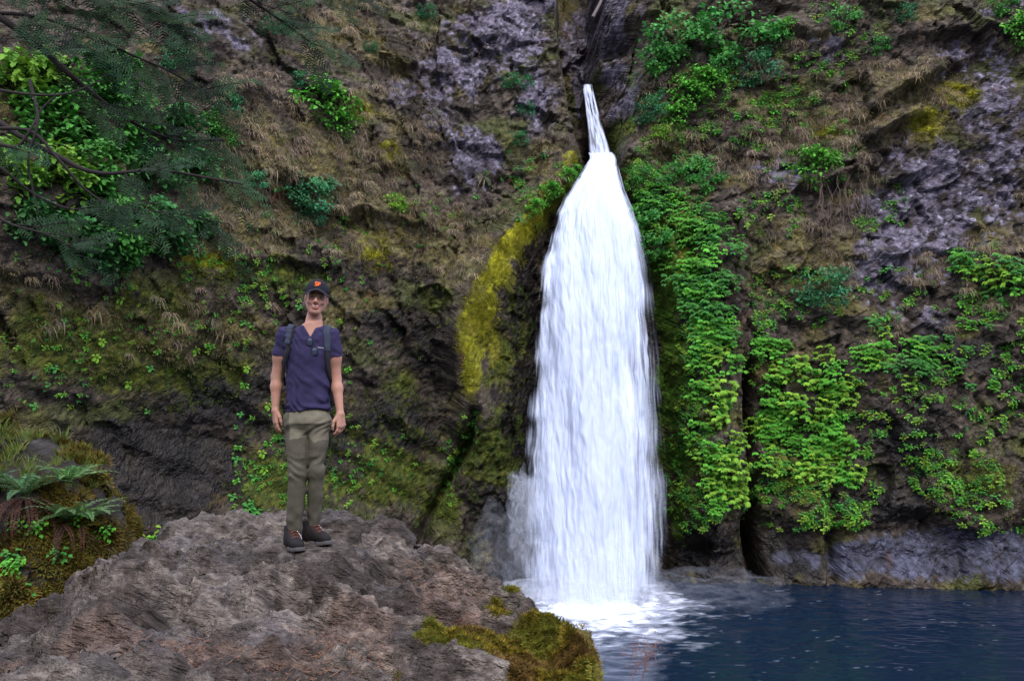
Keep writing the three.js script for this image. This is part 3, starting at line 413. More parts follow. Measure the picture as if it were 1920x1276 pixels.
// ---------------------------------------------------------------- plant prototypes
const bright = [0.105, 0.36, 0.036], lime = [0.2, 0.4, 0.038], mid = [0.065, 0.25, 0.045], teal = [0.045, 0.2, 0.08], deep = [0.02, 0.06, 0.028], brownFrond = [0.13, 0.055, 0.035];
const tone = (c, a) => { const k = 1 + R(-a, a), w = R(-a, a) * 0.4; return [c[0] * k * (1 + w), c[1] * k, c[2] * k * (1 - w)]; };
const plantMat = leafMat([1, 1, 1]), dullMat = leafMat([1, 1, 1], { transmission: 0.12 }), woodMat = mat([0.05, 0.036, 0.028], 0.85), grassMat = leafMat([1, 1, 1], { transmission: 0.15 });
function leaf(b, p, dir, up, len, wid, c, lobes = 0) {                // one leaf blade, folded a little on its midrib
  const d = dir.clone().normalize(), s = V().crossVectors(d, up).normalize(), n = V().crossVectors(s, d).normalize(), P = (a, l, h) => b.v(p.x + d.x * a + s.x * l + n.x * h, p.y + d.y * a + s.y * l + n.y * h, p.z + d.z * a + s.z * l + n.z * h, c);
  const o = P(0, 0, 0), t = P(len, 0, -0.12 * len), m = P(len * 0.5, 0, -0.04 * wid);
  if (lobes) { const L = [P(len * 0.12, wid * 0.35, 0.1 * wid), P(len * 0.38, wid * 0.6, 0.1 * wid), P(len * 0.5, wid * 0.3, 0.05 * wid), P(len * 0.75, wid * 0.38, 0)], Q = [P(len * 0.12, -wid * 0.35, 0.1 * wid), P(len * 0.38, -wid * 0.6, 0.1 * wid), P(len * 0.5, -wid * 0.3, 0.05 * wid), P(len * 0.75, -wid * 0.38, 0)]; const ring = [o, L[0], L[1], L[2], L[3], t, Q[3], Q[2], Q[1], Q[0]]; for (let k = 0; k < 10; k++) b.t(m, ring[k], ring[(k + 1) % 10]); }
  else { const l = P(len * 0.42, wid * 0.5, 0.12 * wid), r = P(len * 0.42, -wid * 0.5, 0.12 * wid); b.t(o, l, m); b.t(m, l, t); b.t(o, m, r); b.t(m, t, r); }
}
// a pinnate frond arching from the origin: out along dir, then bending down
function frond(b, o, dir, len, wid, droop, pairs, c, varyBy = 0.25) {
  const h = V(dir.x, 0, dir.z).normalize(); let p = o.clone(), el = Math.asin(clamp(dir.y / dir.length(), -1, 1)); const pts = [p.clone()], step = len / pairs, s = V(-h.z, 0, h.x);
  for (let k = 0; k < pairs; k++) {
    el -= droop / pairs * (0.5 + k / pairs); const d = V(h.x * Math.cos(el), Math.sin(el), h.z * Math.cos(el)), n = V(-h.x * Math.sin(el), Math.cos(el), -h.z * Math.sin(el)), t = k / pairs, w = wid * (t < 0.25 ? 0.55 + 1.8 * t : 1 - Math.pow((t - 0.25) / 0.75, 1.6) * 0.93), cc = tone(c, varyBy);
    p = p.clone().addScaledVector(d, step); pts.push(p);
    for (const q of [-1, 1]) { const dd = s.clone().multiplyScalar(q).addScaledVector(d, 0.45).addScaledVector(n, R(-0.25, 0.1)).normalize(), e = p.clone().addScaledVector(dd, w), a = p.clone().addScaledVector(dd, w * 0.45).addScaledVector(d, step * 0.55), f = p.clone().addScaledVector(dd, w * 0.45).addScaledVector(d, -step * 0.4); const i0 = b.v(p.x, p.y, p.z, cc), i1 = b.v(a.x, a.y, a.z, cc), i2 = b.v(e.x, e.y, e.z, cc), i3 = b.v(f.x, f.y, f.z, cc); b.t(i0, i1, i2); b.t(i0, i2, i3); }
  }
  return pts;
}
// wall plants are built with z pointing out of the wall, y up
function hangingFern(c, n = 20) {                                     // layered fans of narrow drooping fingers
  const b = new MB(); for (let k = 0; k < n; k++) { const o = V(R(-0.42, 0.42), R(-0.4, 0.35), R(0.05, 0.3)), cc = tone(c, 0.3), yaw = R(-0.8, 0.8), L = R(0.17, 0.29); for (let f = -3; f <= 3; f++) { const a = yaw + f * 0.34; leaf(b, o, V(Math.sin(a), -0.35 - 0.12 * Math.abs(f) + R(-0.25, 0.25), 0.35 + 0.55 * Math.cos(a)), V(0, 0.9, 0.55), L * (1 - 0.09 * Math.abs(f)) * R(0.85, 1.15), 0.075, tone(cc, 0.14), 0); } const st = tone(mid, 0.2); b.t(b.v(-0.006, 0, -0.03, st), b.v(0.006, 0, -0.03, st), b.v(o.x, o.y, o.z, st)); } return b.geo(false); }
function swordFern(n, len, c, flatness = 0.3) { const b = new MB(); for (let k = 0; k < n; k++) { const a = k / n * 6.28 + R(-0.2, 0.2); frond(b, V(0, 0, 0), V(Math.sin(a), R(0.5, 1.6) * (1 - flatness) + 0.1, Math.cos(a)), len * R(0.7, 1.1), len * 0.13, R(0.9, 1.7), 22, tone(c, 0.2), 0.12); } return b.geo(false); }
function deadSkirt(n, len) { const b = new MB(); for (let k = 0; k < n; k++) { const a = R(0, 6.28); frond(b, V(R(-0.05, 0.05), 0, R(-0.05, 0.05)), V(Math.sin(a), R(-0.6, 0.1), Math.cos(a)), len * R(0.6, 1.0), len * 0.07, R(1.4, 2.2), 14, tone(brownFrond, 0.35), 0.3); } return b.geo(false); }
function shrubCrown(n, rx, ry, rz, size, c, lobes, clumps = 9) {      // clumps of leaves held on twigs
  const b = new MB(), cl = []; for (let k = 0; k < clumps; k++) { const v = V(gauss(), gauss(), gauss()).normalize().multiplyScalar(R(0.35, 0.95)); cl.push([V(v.x * rx, v.y * ry, v.z * rz), R(0.26, 0.5), tone(c, 0.28)]); }
  for (let k = 0; k < n; k++) { const [q, r, cc] = cl[Math.floor(rnd() * clumps)], v = V(gauss(), gauss() * 0.7, gauss()).multiplyScalar(r * 0.8), p = V(q.x + v.x * rx, q.y + v.y * ry, q.z + v.z * rz), d = V(v.x + R(-0.4, 0.4), R(-0.6, 0.25), v.z + R(-0.2, 0.7)); leaf(b, p, d, V(R(-0.35, 0.35), 1, R(0, 0.6)), size * R(0.6, 1.25), size * R(0.55, 0.85), tone(cc, 0.22), lobes); }
  return b.geo(false);
}
function twigs(n, rx, ry, rz) { const b = new MB(); for (let k = 0; k < n; k++) { const e = V(R(-0.8, 0.8) * rx, R(-0.3, 0.8) * ry, R(-0.2, 0.8) * rz); b.tube([V(0, -ry * 0.5, -rz * 0.9), V(e.x * 0.4, -ry * 0.1, -rz * 0.2), e], t => 0.018 * (1 - 0.75 * t), 5); } return b.geo(); }
function tuft(n, len, out, c1, c2, spread) {                          // hanging grass
  const b = new MB(); for (let k = 0; k < n; k++) { const a = R(-1, 1), l = len * R(0.5, 1.2), w = R(0.005, 0.011), c = tone(mix3(c1, c2, rnd()), 0.25); let p = V(R(-spread, spread), R(-0.08, 0.1), 0), v = V(a * 0.5, R(0.1, 0.8), out * R(0.5, 1.2)), last = null;
    for (let s = 0; s < 4; s++) { const f = 1 - s / 3, i = b.v(p.x - w * f, p.y, p.z, c), j = b.v(p.x + w * f, p.y, p.z, c); if (last) { b.t(last[0], last[1], j); b.t(last[0], j, i); } last = [i, j]; p = p.clone().addScaledVector(v, l / 3); v = v.clone().add(V(0, -0.75, -0.1)); v.normalize(); } }
  return b.geo(false);
}
function upTuft(n, len, c1, c2, spread) { const b = new MB(); for (let k = 0; k < n; k++) { const a = R(0, 6.28), l = len * R(0.5, 1.2), w = R(0.003, 0.006), c = tone(mix3(c1, c2, rnd()), 0.25), q = R(0, spread); let p = V(Math.cos(a) * q, 0, Math.sin(a) * q), v = V(Math.cos(a) * R(0, 0.5), 1, Math.sin(a) * R(0, 0.5)).normalize(), last = null; for (let s = 0; s < 4; s++) { const f = 1 - s / 3, i = b.v(p.x - w * f, p.y, p.z + w * f * 0.5, c), j = b.v(p.x + w * f, p.y, p.z - w * f * 0.5, c); if (last) { b.t(last[0], last[1], j); b.t(last[0], j, i); } last = [i, j]; p = p.clone().addScaledVector(v, l / 3); v.add(V(Math.cos(a) * 0.25, -0.22, Math.sin(a) * 0.25)).normalize(); } } return b.geo(false); }
function mossTuft(n, len, r, c1, c2) { const b = new MB(); for (let k = 0; k < n; k++) { const a = R(0, 6.28), q = r * Math.sqrt(rnd()), p = V(Math.cos(a) * q, -0.1 * len, Math.sin(a) * q), d = V(Math.cos(a) * R(0.1, 1), R(0.5, 1.2), Math.sin(a) * R(0.1, 1)).normalize().multiplyScalar(len * R(0.5, 1.2)), s = V(-Math.sin(a), 0, Math.cos(a)).multiplyScalar(len * 0.16), c = tone(mix3(c1, c2, rnd()), 0.3); b.t(b.v(p.x + s.x, p.y, p.z + s.z, c), b.v(p.x - s.x, p.y, p.z - s.z, c), b.v(p.x + d.x, p.y + d.y, p.z + d.z, c)); } return b.geo(false); }
function rosette(n, size, c) { const b = new MB(); for (let k = 0; k < n; k++) { const a = R(0, 6.28), r = R(0, 0.16), q = V(Math.cos(a) * r, Math.sin(a) * r, R(0, 0.08)), st = tone(mid, 0.2); b.t(b.v(-0.004, 0, -0.02, st), b.v(0.004, 0, -0.02, st), b.v(q.x, q.y, q.z, st)); leaf(b, q, V(Math.cos(a + R(-1, 1)), Math.sin(a) * 0.5 - 0.45, R(0.1, 0.6)), V(0, 0.8, 0.6), size * R(0.6, 1.3), size * R(0.6, 1), tone(c, 0.35), 0); } return b.geo(false); }
const wallTurn = (n, roll = 0) => { const z = V(n.x, n.y * 0.35, n.z).normalize(), x = V().crossVectors(V(0, 1, 0), z).normalize(), y = V().crossVectors(z, x), m = new THREE.Matrix4().makeBasis(x, y, z); return new THREE.Quaternion().setFromRotationMatrix(m).multiply(new THREE.Quaternion().setFromEuler(new THREE.Euler(0, 0, roll))); };
const onWall = (x, y, s, roll = 0, lift = 0.03) => { const n = cliffNormal(x, y), p = V(x, y, -depthAt(x, y)).addScaledVector(n, lift); return new THREE.Matrix4().compose(p, wallTurn(n, roll), V(s, s, s)); };
function setOnWall(o, px, py, s, roll = 0, lift = 0.05) { const p = onCliff(px, py); onWall(p.x, p.y, s, roll, lift).decompose(o.position, o.quaternion, o.scale); return o; }
// areas of the wall by what grows there
const inArea = (list, n, f, tries = 6) => { const area = list.reduce((a, p) => a + p[2] * p[3] * p[4], 0); for (let k = 0; k < n; k++) { let r = rnd() * area, q = 0; while (q < list.length - 1 && (r -= list[q][2] * list[q][3] * list[q][4]) > 0) q++; const [cx, cy, rx, ry] = list[q], a = R(0, 6.28), m = Math.sqrt(rnd()) * 1.08; f(cx + Math.cos(a) * rx * m, cy + Math.sin(a) * ry * m); } };
// ---------------------------------------------------------------- what grows on the wall
const underFalls = (x, y) => y < lipY + 0.3 && x > fallL(y) - 0.15 && x < fallR(y) + 0.1, inSlot = (x, y) => y > lipY - 0.3 && x > slotL(y) - 0.1 && x < slotR(y) + 0.05;
const free = (x, y) => !underFalls(x, y) && !inSlot(x, y) && y > 0.5;
{ // dry grass hanging from ledges
  const tan = [0.27, 0.215, 0.15], straw = [0.36, 0.3, 0.21], gg = [0.15, 0.21, 0.08], zones = patches([[560, 300, 180, 160], [480, 420, 180, 80], [700, 60, 170, 70], [740, 260, 90, 130], [660, 400, 120, 60, 1.4], [830, 460, 90, 90], [1260, 270, 50, 60, 1.6], [1230, 180, 30, 40], [1580, 240, 120, 50, 1.3], [1700, 150, 140, 60, 1.3], [1600, 340, 60, 30, 2], [1470, 300, 130, 60], [1380, 250, 70, 50], [1540, 470, 110, 70, .8], [1050, 320, 40, 40, .7], [930, 380, 90, 60, .8], [430, 260, 120, 120, .8], [60, 560, 120, 80, .3], [250, 580, 200, 100, .25], [1820, 520, 110, 70, 1], [1690, 640, 70, 60, 1], [1750, 560, 60, 60, 1], [60, 200, 90, 100, .7], [1480, 110, 140, 60, .6], [1870, 400, 60, 140, .2]]);
  const protos = [tuft(26, 0.5, 0.55, tan, straw, 0.2), tuft(22, 0.38, 0.7, tan, gg, 0.16), tuft(30, 0.62, 0.45, straw, [0.13, 0.09, 0.06], 0.24)], lists = [[], [], []];
  inArea(zones, 2100, (x, y) => { if (!free(x, y) || fbm(x * 0.8, y * 0.8, 3, 3, 600) < 0.0 - 0.2 * rnd()) return; const k = Math.floor(rnd() * 3), t = R(0.4, 1.35); lists[k].push({ m: onWall(x, y, R(0.45, 1.3), R(-0.25, 0.25)), c: [t, t * R(0.9, 1.05), t * R(0.8, 1.05)] }); });
  protos.forEach((g, k) => { scatter('dry_grass', g, grassMat, lists[k]).userData.label = 'pale dry grass hanging from the ledges'; });
  // short brown and green moss stalks roughening every mossy slope
  const mossy = mossTuft(34, 0.08, 0.18, [0.15, 0.125, 0.045], [0.09, 0.078, 0.05]), m2 = mossTuft(34, 0.05, 0.18, [0.3, 0.27, 0.014], [0.22, 0.23, 0.014]), m3 = mossTuft(30, 0.07, 0.18, [0.05, 0.1, 0.014], [0.09, 0.13, 0.014]);
  const stand = (x, y, s) => { const n = cliffNormal(x, y, 0.12), q = new THREE.Quaternion().setFromUnitVectors(V(0, 1, 0), n); return new THREE.Matrix4().compose(V(x, y, -depthAt(x, y)), q, V(s, s, s)); };
  const fill = (name, label, g, zone, n) => { const l = []; inArea(zone, n, (x, y) => { if (free(x, y) && fbm(x * 1.7, y * 1.5, 2, 3, 620) > -0.2) { const t = R(0.6, 1.3); l.push({ m: stand(x, y, R(0.5, 1.4)), c: [t, t, t] }); } }); scatter(name, g, grassMat, l).userData.label = label; };
  fill('brown_moss', 'brown moss and dead stalks on the slopes', mossy, brownMoss, 3800); fill('yellow_moss', 'yellow moss cushions on the ribs beside the falls', m2, yellowMoss, 3400); fill('green_moss', 'green moss on the damp rock', m3, greenMoss, 2800);
}
{ // small leaves scattered over the rock: nobody could count them
  const zones = patches([[1500, 930, 120, 60, 2.4], [1420, 700, 60, 100, .6], [1300, 900, 60, 90, 1.8], [1280, 300, 90, 60, 1.4], [1350, 200, 120, 80, 1], [1480, 260, 110, 90, .7], [1450, 400, 70, 50, 1], [1480, 560, 90, 60, .8], [1600, 860, 60, 120, 1], [1790, 890, 70, 50, 2.2], [1870, 960, 80, 40, 1.1], [1680, 780, 90, 90, .5], [1820, 700, 120, 120, .6], [1880, 620, 60, 80, .7], [1500, 150, 90, 50, .8], [1560, 60, 90, 60, .6], [1700, 560, 90, 60, .6], [1860, 520, 70, 70, 1], [1640, 380, 50, 60, .5], [1285, 540, 28, 90, 2.2], [1300, 680, 26, 150, 2.2], [1310, 860, 30, 120, 2], [1215, 380, 30, 60, 2], [1245, 440, 30, 60, 2], [1190, 330, 24, 40, 2],
    [120, 600, 150, 100, .3], [220, 560, 160, 80, .4], [360, 650, 90, 60, .25], [90, 700, 70, 60, .6], [500, 860, 50, 90, .9], [450, 900, 20, 80, .6], [690, 860, 80, 80, .45], [600, 920, 60, 40, 1], [460, 590, 20, 60, .9], [600, 600, 120, 60, .2], [330, 500, 120, 50, .45], [220, 480, 120, 60, .6], [590, 440, 90, 50, .5], [780, 400, 80, 60, .4], [1010, 340, 40, 60, .8], [930, 330, 60, 60, .4], [850, 880, 16, 60, 1.4], [885, 810, 14, 40, 1.4], [1050, 330, 30, 30, 1.5], [990, 390, 30, 30, 1.2], [560, 500, 120, 30, .6], [470, 520, 150, 40, .6]]);
  const protos = [rosette(14, 0.13, lime), rosette(12, 0.16, bright), rosette(14, 0.11, mid)], lists = [[], [], []];
  inArea(zones, 5600, (x, y) => { if (!free(x, y) || fbm(x * 1.1, y * 1.1, 5, 3, 640) < -0.12) return; const k = Math.floor(rnd() * 3), t = R(0.6, 1.15); lists[k].push({ m: onWall(x, y, x < 0 ? R(0.2, 0.6) : R(0.3, 0.9), R(-0.5, 0.5), 0.05), c: [t * R(0.8, 1.3), t, t] }); });
  protos.forEach((g, k) => { scatter('ground_cover_leaves', g, plantMat, lists[k]).userData.label = 'small green leaves scattered over the damp rock'; });
}
{ // fern clumps hanging on the right wall, each its own thing
  const protos = [hangingFern(bright, 22), hangingFern(lime, 20), hangingFern(mid, 22), hangingFern(bright, 18), hangingFern(teal, 20)];
  const runs = [
    ['bright green fern clump on the leafy pillar beside the dark cleft', 'ferns on the leafy pillar', [[1330, 600], [1345, 680], [1350, 760], [1350, 830], [1350, 900], [1350, 960]], 44, 34, [0, 1, 1, 3]],
    ['lush fern clump high on the slope beside the falls', 'ferns high beside the falls', [[1205, 345], [1255, 400], [1310, 400], [1350, 440], [1345, 520], [1350, 560], [1300, 500], [1240, 430], [1200, 370]], 60, 30, [0, 2, 3]],
    ['feathery green fern clump between the falls and the leafy pillar', 'feathery ferns between falls and pillar', [[1270, 500], [1295, 560], [1310, 620], [1350, 610], [1320, 680], [1310, 600]], 44, 26, [0, 3, 2]],
    ['yellow-green fern clump in the broad hanging patch past the dark cleft', 'ferns of the broad hanging patch', [[1450, 660], [1500, 690], [1550, 690], [1570, 740], [1590, 790], [1480, 740], [1440, 800], [1540, 800], [1500, 850], [1590, 860], [1560, 660]], 74, 34, [0, 1, 1, 3]],
    ['fern clump on the rim of the dark cleft', 'ferns on the rim of the cleft', [[1425, 640], [1440, 720], [1480, 780], [1430, 820], [1450, 880]], 18, 24, [0, 1, 3]],
    ['light green fern clump in the patch below the grey rock', 'ferns below the grey rock', [[1640, 620], [1690, 640], [1730, 650], [1720, 690], [1660, 700], [1600, 640]], 18, 26, [0, 1, 2]],
    ['fern clump on the damp wall under the grassy overhang', 'ferns under the grassy overhang', [[1790, 500], [1840, 490], [1900, 500], [1920, 540], [1850, 530], [1990, 520]], 22, 28, [0, 2, 1]],
    ['small fern clump on the dark dripping wall above the pool', 'small ferns on the dripping wall', [[1800, 620], [1850, 600], [1890, 650], [1760, 690], [1820, 720], [1890, 720], [1680, 560]], 16, 30, [2, 0]]];
  for (const [label, grp, pts, n, spread, kinds] of runs) for (let k = 0; k < n; k++) {
    const q = Math.floor(rnd() * (pts.length - 1)), t = rnd(), px = lerp(pts[q][0], pts[q + 1][0], t) + gauss() * spread, py = lerp(pts[q][1], pts[q + 1][1], t) + gauss() * spread, p = onCliff(px, py); if (!free(p.x, p.y)) continue;
    const o = mesh('hanging_fern', protos[kinds[Math.floor(rnd() * kinds.length)]], plantMat); tag(o, label, 'fern', grp); onWall(p.x, p.y, label.startsWith('small') ? R(0.35, 0.6) : R(0.75, 1.2), R(-0.3, 0.3), 0.04).decompose(o.position, o.quaternion, o.scale);
  }
}
{ // shrubs and larger plants that can be told apart
  const small = [shrubCrown(850, 1, 0.85, 0.7, 0.13, bright, 1, 16), shrubCrown(850, 1, 0.8, 0.7, 0.13, mid, 1, 15), shrubCrown(900, 1, 0.8, 0.7, 0.11, teal, 0, 17), shrubCrown(700, 1, 0.9, 0.7, 0.15, lime, 1, 15)], stems = twigs(7, 1, 0.85, 0.7);
  const shrub = (kind, px, py, s0, label, grp) => { const s = s0 * 1.4; const o = group('shrub', label, 'shrub', grp); mesh('crown', small[kind], plantMat, o); mesh('stem', stems, woodMat, o); setOnWall(o, px, py, s, R(-0.3, 0.3), 0.3 * s); };
  shrub(0, 605, 200, 1.0, 'round bright green shrub with yellowish leaves on the upper slope'); shrub(0, 640, 235, 0.6, 'lower green shrub touching the round yellowish-leaved shrub');
  shrub(3, 745, 387, 0.45, 'small bright green ball of leaves above the dark hollow');
  shrub(2, 590, 350, 0.75, 'dark blue-green shrub beside the sword ferns on the slope'); shrub(2, 580, 400, 0.55, 'low blue-green shrub below the dark blue-green one');
  shrub(1, 1275, 75, 1.2, 'spreading green shrub beside the slot, under the overhang'); shrub(1, 1240, 120, 0.85, 'shrub leaning over the edge of the slot');
  shrub(1, 1390, 85, 1.45, 'largest upright shrub on the high shelf'); shrub(2, 1420, 130, 0.9, 'dark low shrub at the foot of the largest shelf shrub');
  for (const [x, y, k, s] of [[1330, 160, 0, 0.8], [1300, 175, 0, 0.75], [1350, 130, 1, 0.7], [1270, 215, 0, 0.6]]) shrub(k, x, y, s, 'leafy shrub in the band below the shelf shrubs', 'shrubs below the high shelf');
  shrub(2, 1230, 205, 0.7, 'blue-green shrub above the tan grass by the slot'); shrub(3, 1245, 250, 0.4, 'little yellow-green shrub in the tan grass by the slot');
  shrub(0, 1540, 322, 0.9, 'bright feathery shrub on the root-hung ledge'); shrub(2, 1552, 548, 1.0, 'isolated blue-green bush on the brown wall past the ferns');
  for (const [x, y, k, s] of [[1580, 40, 1, 0.6], [1480, 50, 0, 0.5], [1640, 90, 1, 0.5], [1700, 30, 2, 0.5], [1910, 50, 0, 0.8], [1880, 20, 1, 0.6]]) shrub(k, x, y, s, 'small shrub along the top of the tawny ledge', 'shrubs above the tawny ledge');
  for (const [x, y, s] of [[1210, 420, 0.7], [1240, 460, 0.6], [1300, 320, 0.7], [1330, 350, 0.6], [1250, 330, 0.55], [1200, 330, 0.4]]) shrub(1, x, y, s, 'mid green shrub among the high ferns by the falls', 'shrubs among the high ferns');
  for (const [x, y, s] of [[1060, 330, 0.4], [1030, 355, 0.42], [1000, 385, 0.4], [1075, 315, 0.3]]) shrub(0, x, y, s, 'leafy clump along the yellow moss rib at the top of the falls', 'clumps on the moss rib');
  for (const [x, y, s] of [[960, 155, 0.4], [985, 160, 0.4], [970, 262, 0.4], [985, 205, 0.4]]) shrub(2, x, y, s, 'small green plant on the grey knobby face', 'plants on the grey knobby face');
  for (const [x, y, s] of [[695, 95, 0.3], [560, 150, 0.4], [480, 330, 0.4], [330, 110, 0.5], [800, 25, 0.4], [430, 200, 0.5], [520, 60, 0.5]]) shrub(2, x, y, s, 'small shrub scattered on the grassy upper slope', 'shrubs on the grassy slope');
  // big-leaved undergrowth behind the conifer boughs
  const big = [shrubCrown(520, 1.1, 1, 0.8, 0.26, [0.13, 0.28, 0.03], 1, 18), shrubCrown(620, 1.1, 1, 0.8, 0.21, [0.06, 0.22, 0.03], 1, 20), shrubCrown(620, 1.1, 1, 0.8, 0.2, [0.04, 0.15, 0.035], 1, 19)];
  for (const [x, y, k, s] of [[20, 170, 0, 1.3], [90, 160, 0, 1.2], [170, 160, 1, 1.1], [230, 170, 1, 1.2], [60, 250, 1, 1.2], [150, 240, 1, 1.3], [240, 250, 1, 1.3], [330, 240, 2, 1.1], [20, 330, 0, 1.1], [110, 340, 0, 1.2], [190, 330, 1, 1.2], [280, 330, 2, 1.2], [370, 310, 2, 1.0], [220, 410, 1, 1.2], [150, 440, 2, 1.1], [300, 400, 2, 1.1], [60, 420, 2, 1.1], [250, 460, 1, 0.9], [330, 460, 2, 0.8], [400, 240, 1, 0.6], [430, 270, 1, 0.5], [180, 480, 2, 0.9], [370, 420, 2, .8]]) {
    const o = group('broadleaf_bush', 'broad-leaved bright green bush behind the conifer boughs', 'bush', 'broad-leaved bushes behind the conifer'); mesh('crown', big[k], plantMat, o); mesh('stem', stems, woodMat, o); setOnWall(o, x, y, s * 0.85, R(-0.3, 0.3), 0.35 * s);
  }
  const fr = [swordFern(15, 0.85, teal), swordFern(14, 0.85, mid)], sk = deadSkirt(13, 0.75);
  for (const [x, y, k, s, label] of [[517, 360, 1, 0.95, 'sword fern with a brown skirt beside the dark blue-green shrub'], [578, 410, 0, 0.8, 'sword fern under the low blue-green shrub'], [785, 468, 1, 0.5, 'small sword fern above the dark hollow wall'], [715, 500, 1, 0.4, 'tiny sword fern in the yellowish moss'], [960, 158, 1, 0.6, 'pale fern on the grey knobby face'], [970, 260, 1, 0.5, 'fern lower on the grey knobby face'], [955, 335, 1, 0.45, 'fern on the brown slope above the moss rib']]) { const o = group('sword_fern', label, 'fern'); mesh('fronds', fr[k], plantMat, o); mesh('dead_fronds', sk, dullMat, o); setOnWall(o, x, y, s, 0, 0.08); }
  // leafy sprigs in rows up the damp joints
  const sprig = [rosette(16, 0.2, bright), rosette(16, 0.2, lime), rosette(12, 0.24, mid)];
  const row = (label, grp, pts, s) => { for (const [x, y] of pts) { const o = mesh('leafy_sprig', sprig[Math.floor(rnd() * 3)], plantMat); tag(o, label, 'plant', grp); setOnWall(o, x, y, s * R(0.7, 1.2), R(-0.5, 0.5), 0.05); } };
  row('leafy sprig in the upright joint behind the man', 'sprigs in the upright joint', [[455, 535], [455, 560], [470, 610], [455, 605], [500, 570], [460, 640], [460, 690], [457, 720], [450, 775], [440, 800], [445, 835], [440, 860], [440, 900], [435, 930], [440, 960], [500, 830], [490, 850], [480, 875], [475, 895], [470, 940], [495, 880], [510, 745], [500, 760]], 0.55);
  row('leafy sprig along the slanting crack below the yellow moss', 'sprigs along the slanting crack', [[893, 770], [888, 790], [880, 815], [870, 840], [860, 858], [848, 880], [838, 900], [830, 915]], 0.6);
  row('leafy sprig low in the gap behind the grey outcrop', 'sprigs behind the outcrop', [[250, 1020], [270, 1010], [285, 1005], [262, 1030], [245, 1035], [465, 950], [480, 955], [300, 995]], 0.9);
  row('leafy sprig on the brown slope under the conifer', 'sprigs on the brown slope', [[110, 570], [120, 600], [220, 540], [225, 560], [190, 640], [100, 690], [90, 720], [60, 760], [280, 690], [275, 770], [385, 645], [395, 648], [365, 655], [180, 670], [240, 720]], 0.55);
  row('leafy sprig on the wall behind the man’s head', 'sprigs behind the man', [[565, 520], [650, 690], [655, 715], [560, 575], [690, 640], [640, 600]], 0.45);
  // roots hanging under the ledge
  const roots = group('hanging_roots', 'bare tangled roots hanging below the ledge shrub', 'roots');
  for (let k = 0; k < 15; k++) { const a = onCliff(1530 + R(0, 90), 340 + R(-15, 25)); let p = a.clone(); p.z += 0.35; const pts = [p.clone()]; for (let s = 0; s < 8; s++) { p.add(V(R(-0.16, 0.16) + 0.08 * Math.sin(k + s), -R(0.2, 0.55), R(-0.05, 0.05))); pts.push(p.clone()); } const b = new MB(); b.tube(new THREE.CatmullRomCurve3(pts).getPoints(20), t => 0.016 * (1 - 0.7 * t), 4); mesh('root', b.geo(), mat([0.14, 0.1, 0.085], 0.9), roots); }
  const log = new MB(), l0 = at(1112, 32, 46), l1 = at(1134, -14, 46.5); log.tube([l0, l0.clone().lerp(l1, 0.5).add(V(0.03, 0, 0.05)), l1], t => 0.09 - 0.03 * t, 9); tag(mesh('fallen_log', log.geo(), mat([0.16, 0.14, 0.14], 0.85)), 'pale bleached log wedged high in the slot', 'log');
}
console.log('wall plants');
// ---------------------------------------------------------------- the man: joints in metres, x to his left (picture right), y up from the ground, z towards the lens
const vlen = (x, y, z) => Math.sqrt(x * x + y * y + z * z);
function cone(x, y, z, a, b, ra, rb) { const bx = b[0] - a[0], by = b[1] - a[1], bz = b[2] - a[2], px = x - a[0], py = y - a[1], pz = z - a[2], h = clamp((px * bx + py * by + pz * bz) / (bx * bx + by * by + bz * bz)); return vlen(px - bx * h, py - by * h, pz - bz * h) - lerp(ra, rb, h); }
function ellipsoid(x, y, z, c, r) { const a = (x - c[0]) / r[0], b = (y - c[1]) / r[1], d = (z - c[2]) / r[2], k0 = vlen(a, b, d), k1 = vlen(a / r[0], b / r[1], d / r[2]); return k1 < 1e-9 ? -r[0] : k0 * (k0 - 1) / k1; }
const smin = (a, b, k) => { const h = Math.max(k - Math.abs(a - b), 0) / k; return Math.min(a, b) - h * h * k * 0.25; }, smax = (a, b, k) => -smin(-a, -b, k);
const skin = [0.33, 0.185, 0.13], skinRed = [0.335, 0.16, 0.112];
const SHR = [-0.152, 1.462, -0.02], ELR = [-0.213, 1.175, -0.035], WRR = [-0.211, 0.945, 0.0], SHL = [0.172, 1.448, -0.02], ELL = [0.196, 1.16, -0.045], WRL = [0.236, 0.912, 0.02];
const torsoRows = [[0.86, 0.01, 0.146, 0.112], [0.95, 0.01, 0.13, 0.102], [1.05, 0.01, 0.123, 0.098], [1.18, 0.012, 0.131, 0.106], [1.32, 0.014, 0.148, 0.114], [1.42, 0.018, 0.154, 0.105], [1.485, 0.026, 0.112, 0.08], [1.53, 0.035, 0.066, 0.066]];
function torso(x, y, z, grow) { const yy = clamp(y, 0.86, 1.53); let i = 1; while (i < torsoRows.length - 1 && torsoRows[i][0] < yy) i++; const A = torsoRows[i - 1], B = torsoRows[i], tt = (yy - A[0]) / (B[0] - A[0]), cx = lerp(A[1], B[1], tt), w = lerp(A[2], B[2], tt), d = lerp(A[3], B[3], tt), q = Math.sqrt(((x - cx) / (w + grow)) ** 2 + ((z + 0.01) / (d + grow)) ** 2); return (q - 1) * (d + grow) * 0.9; }
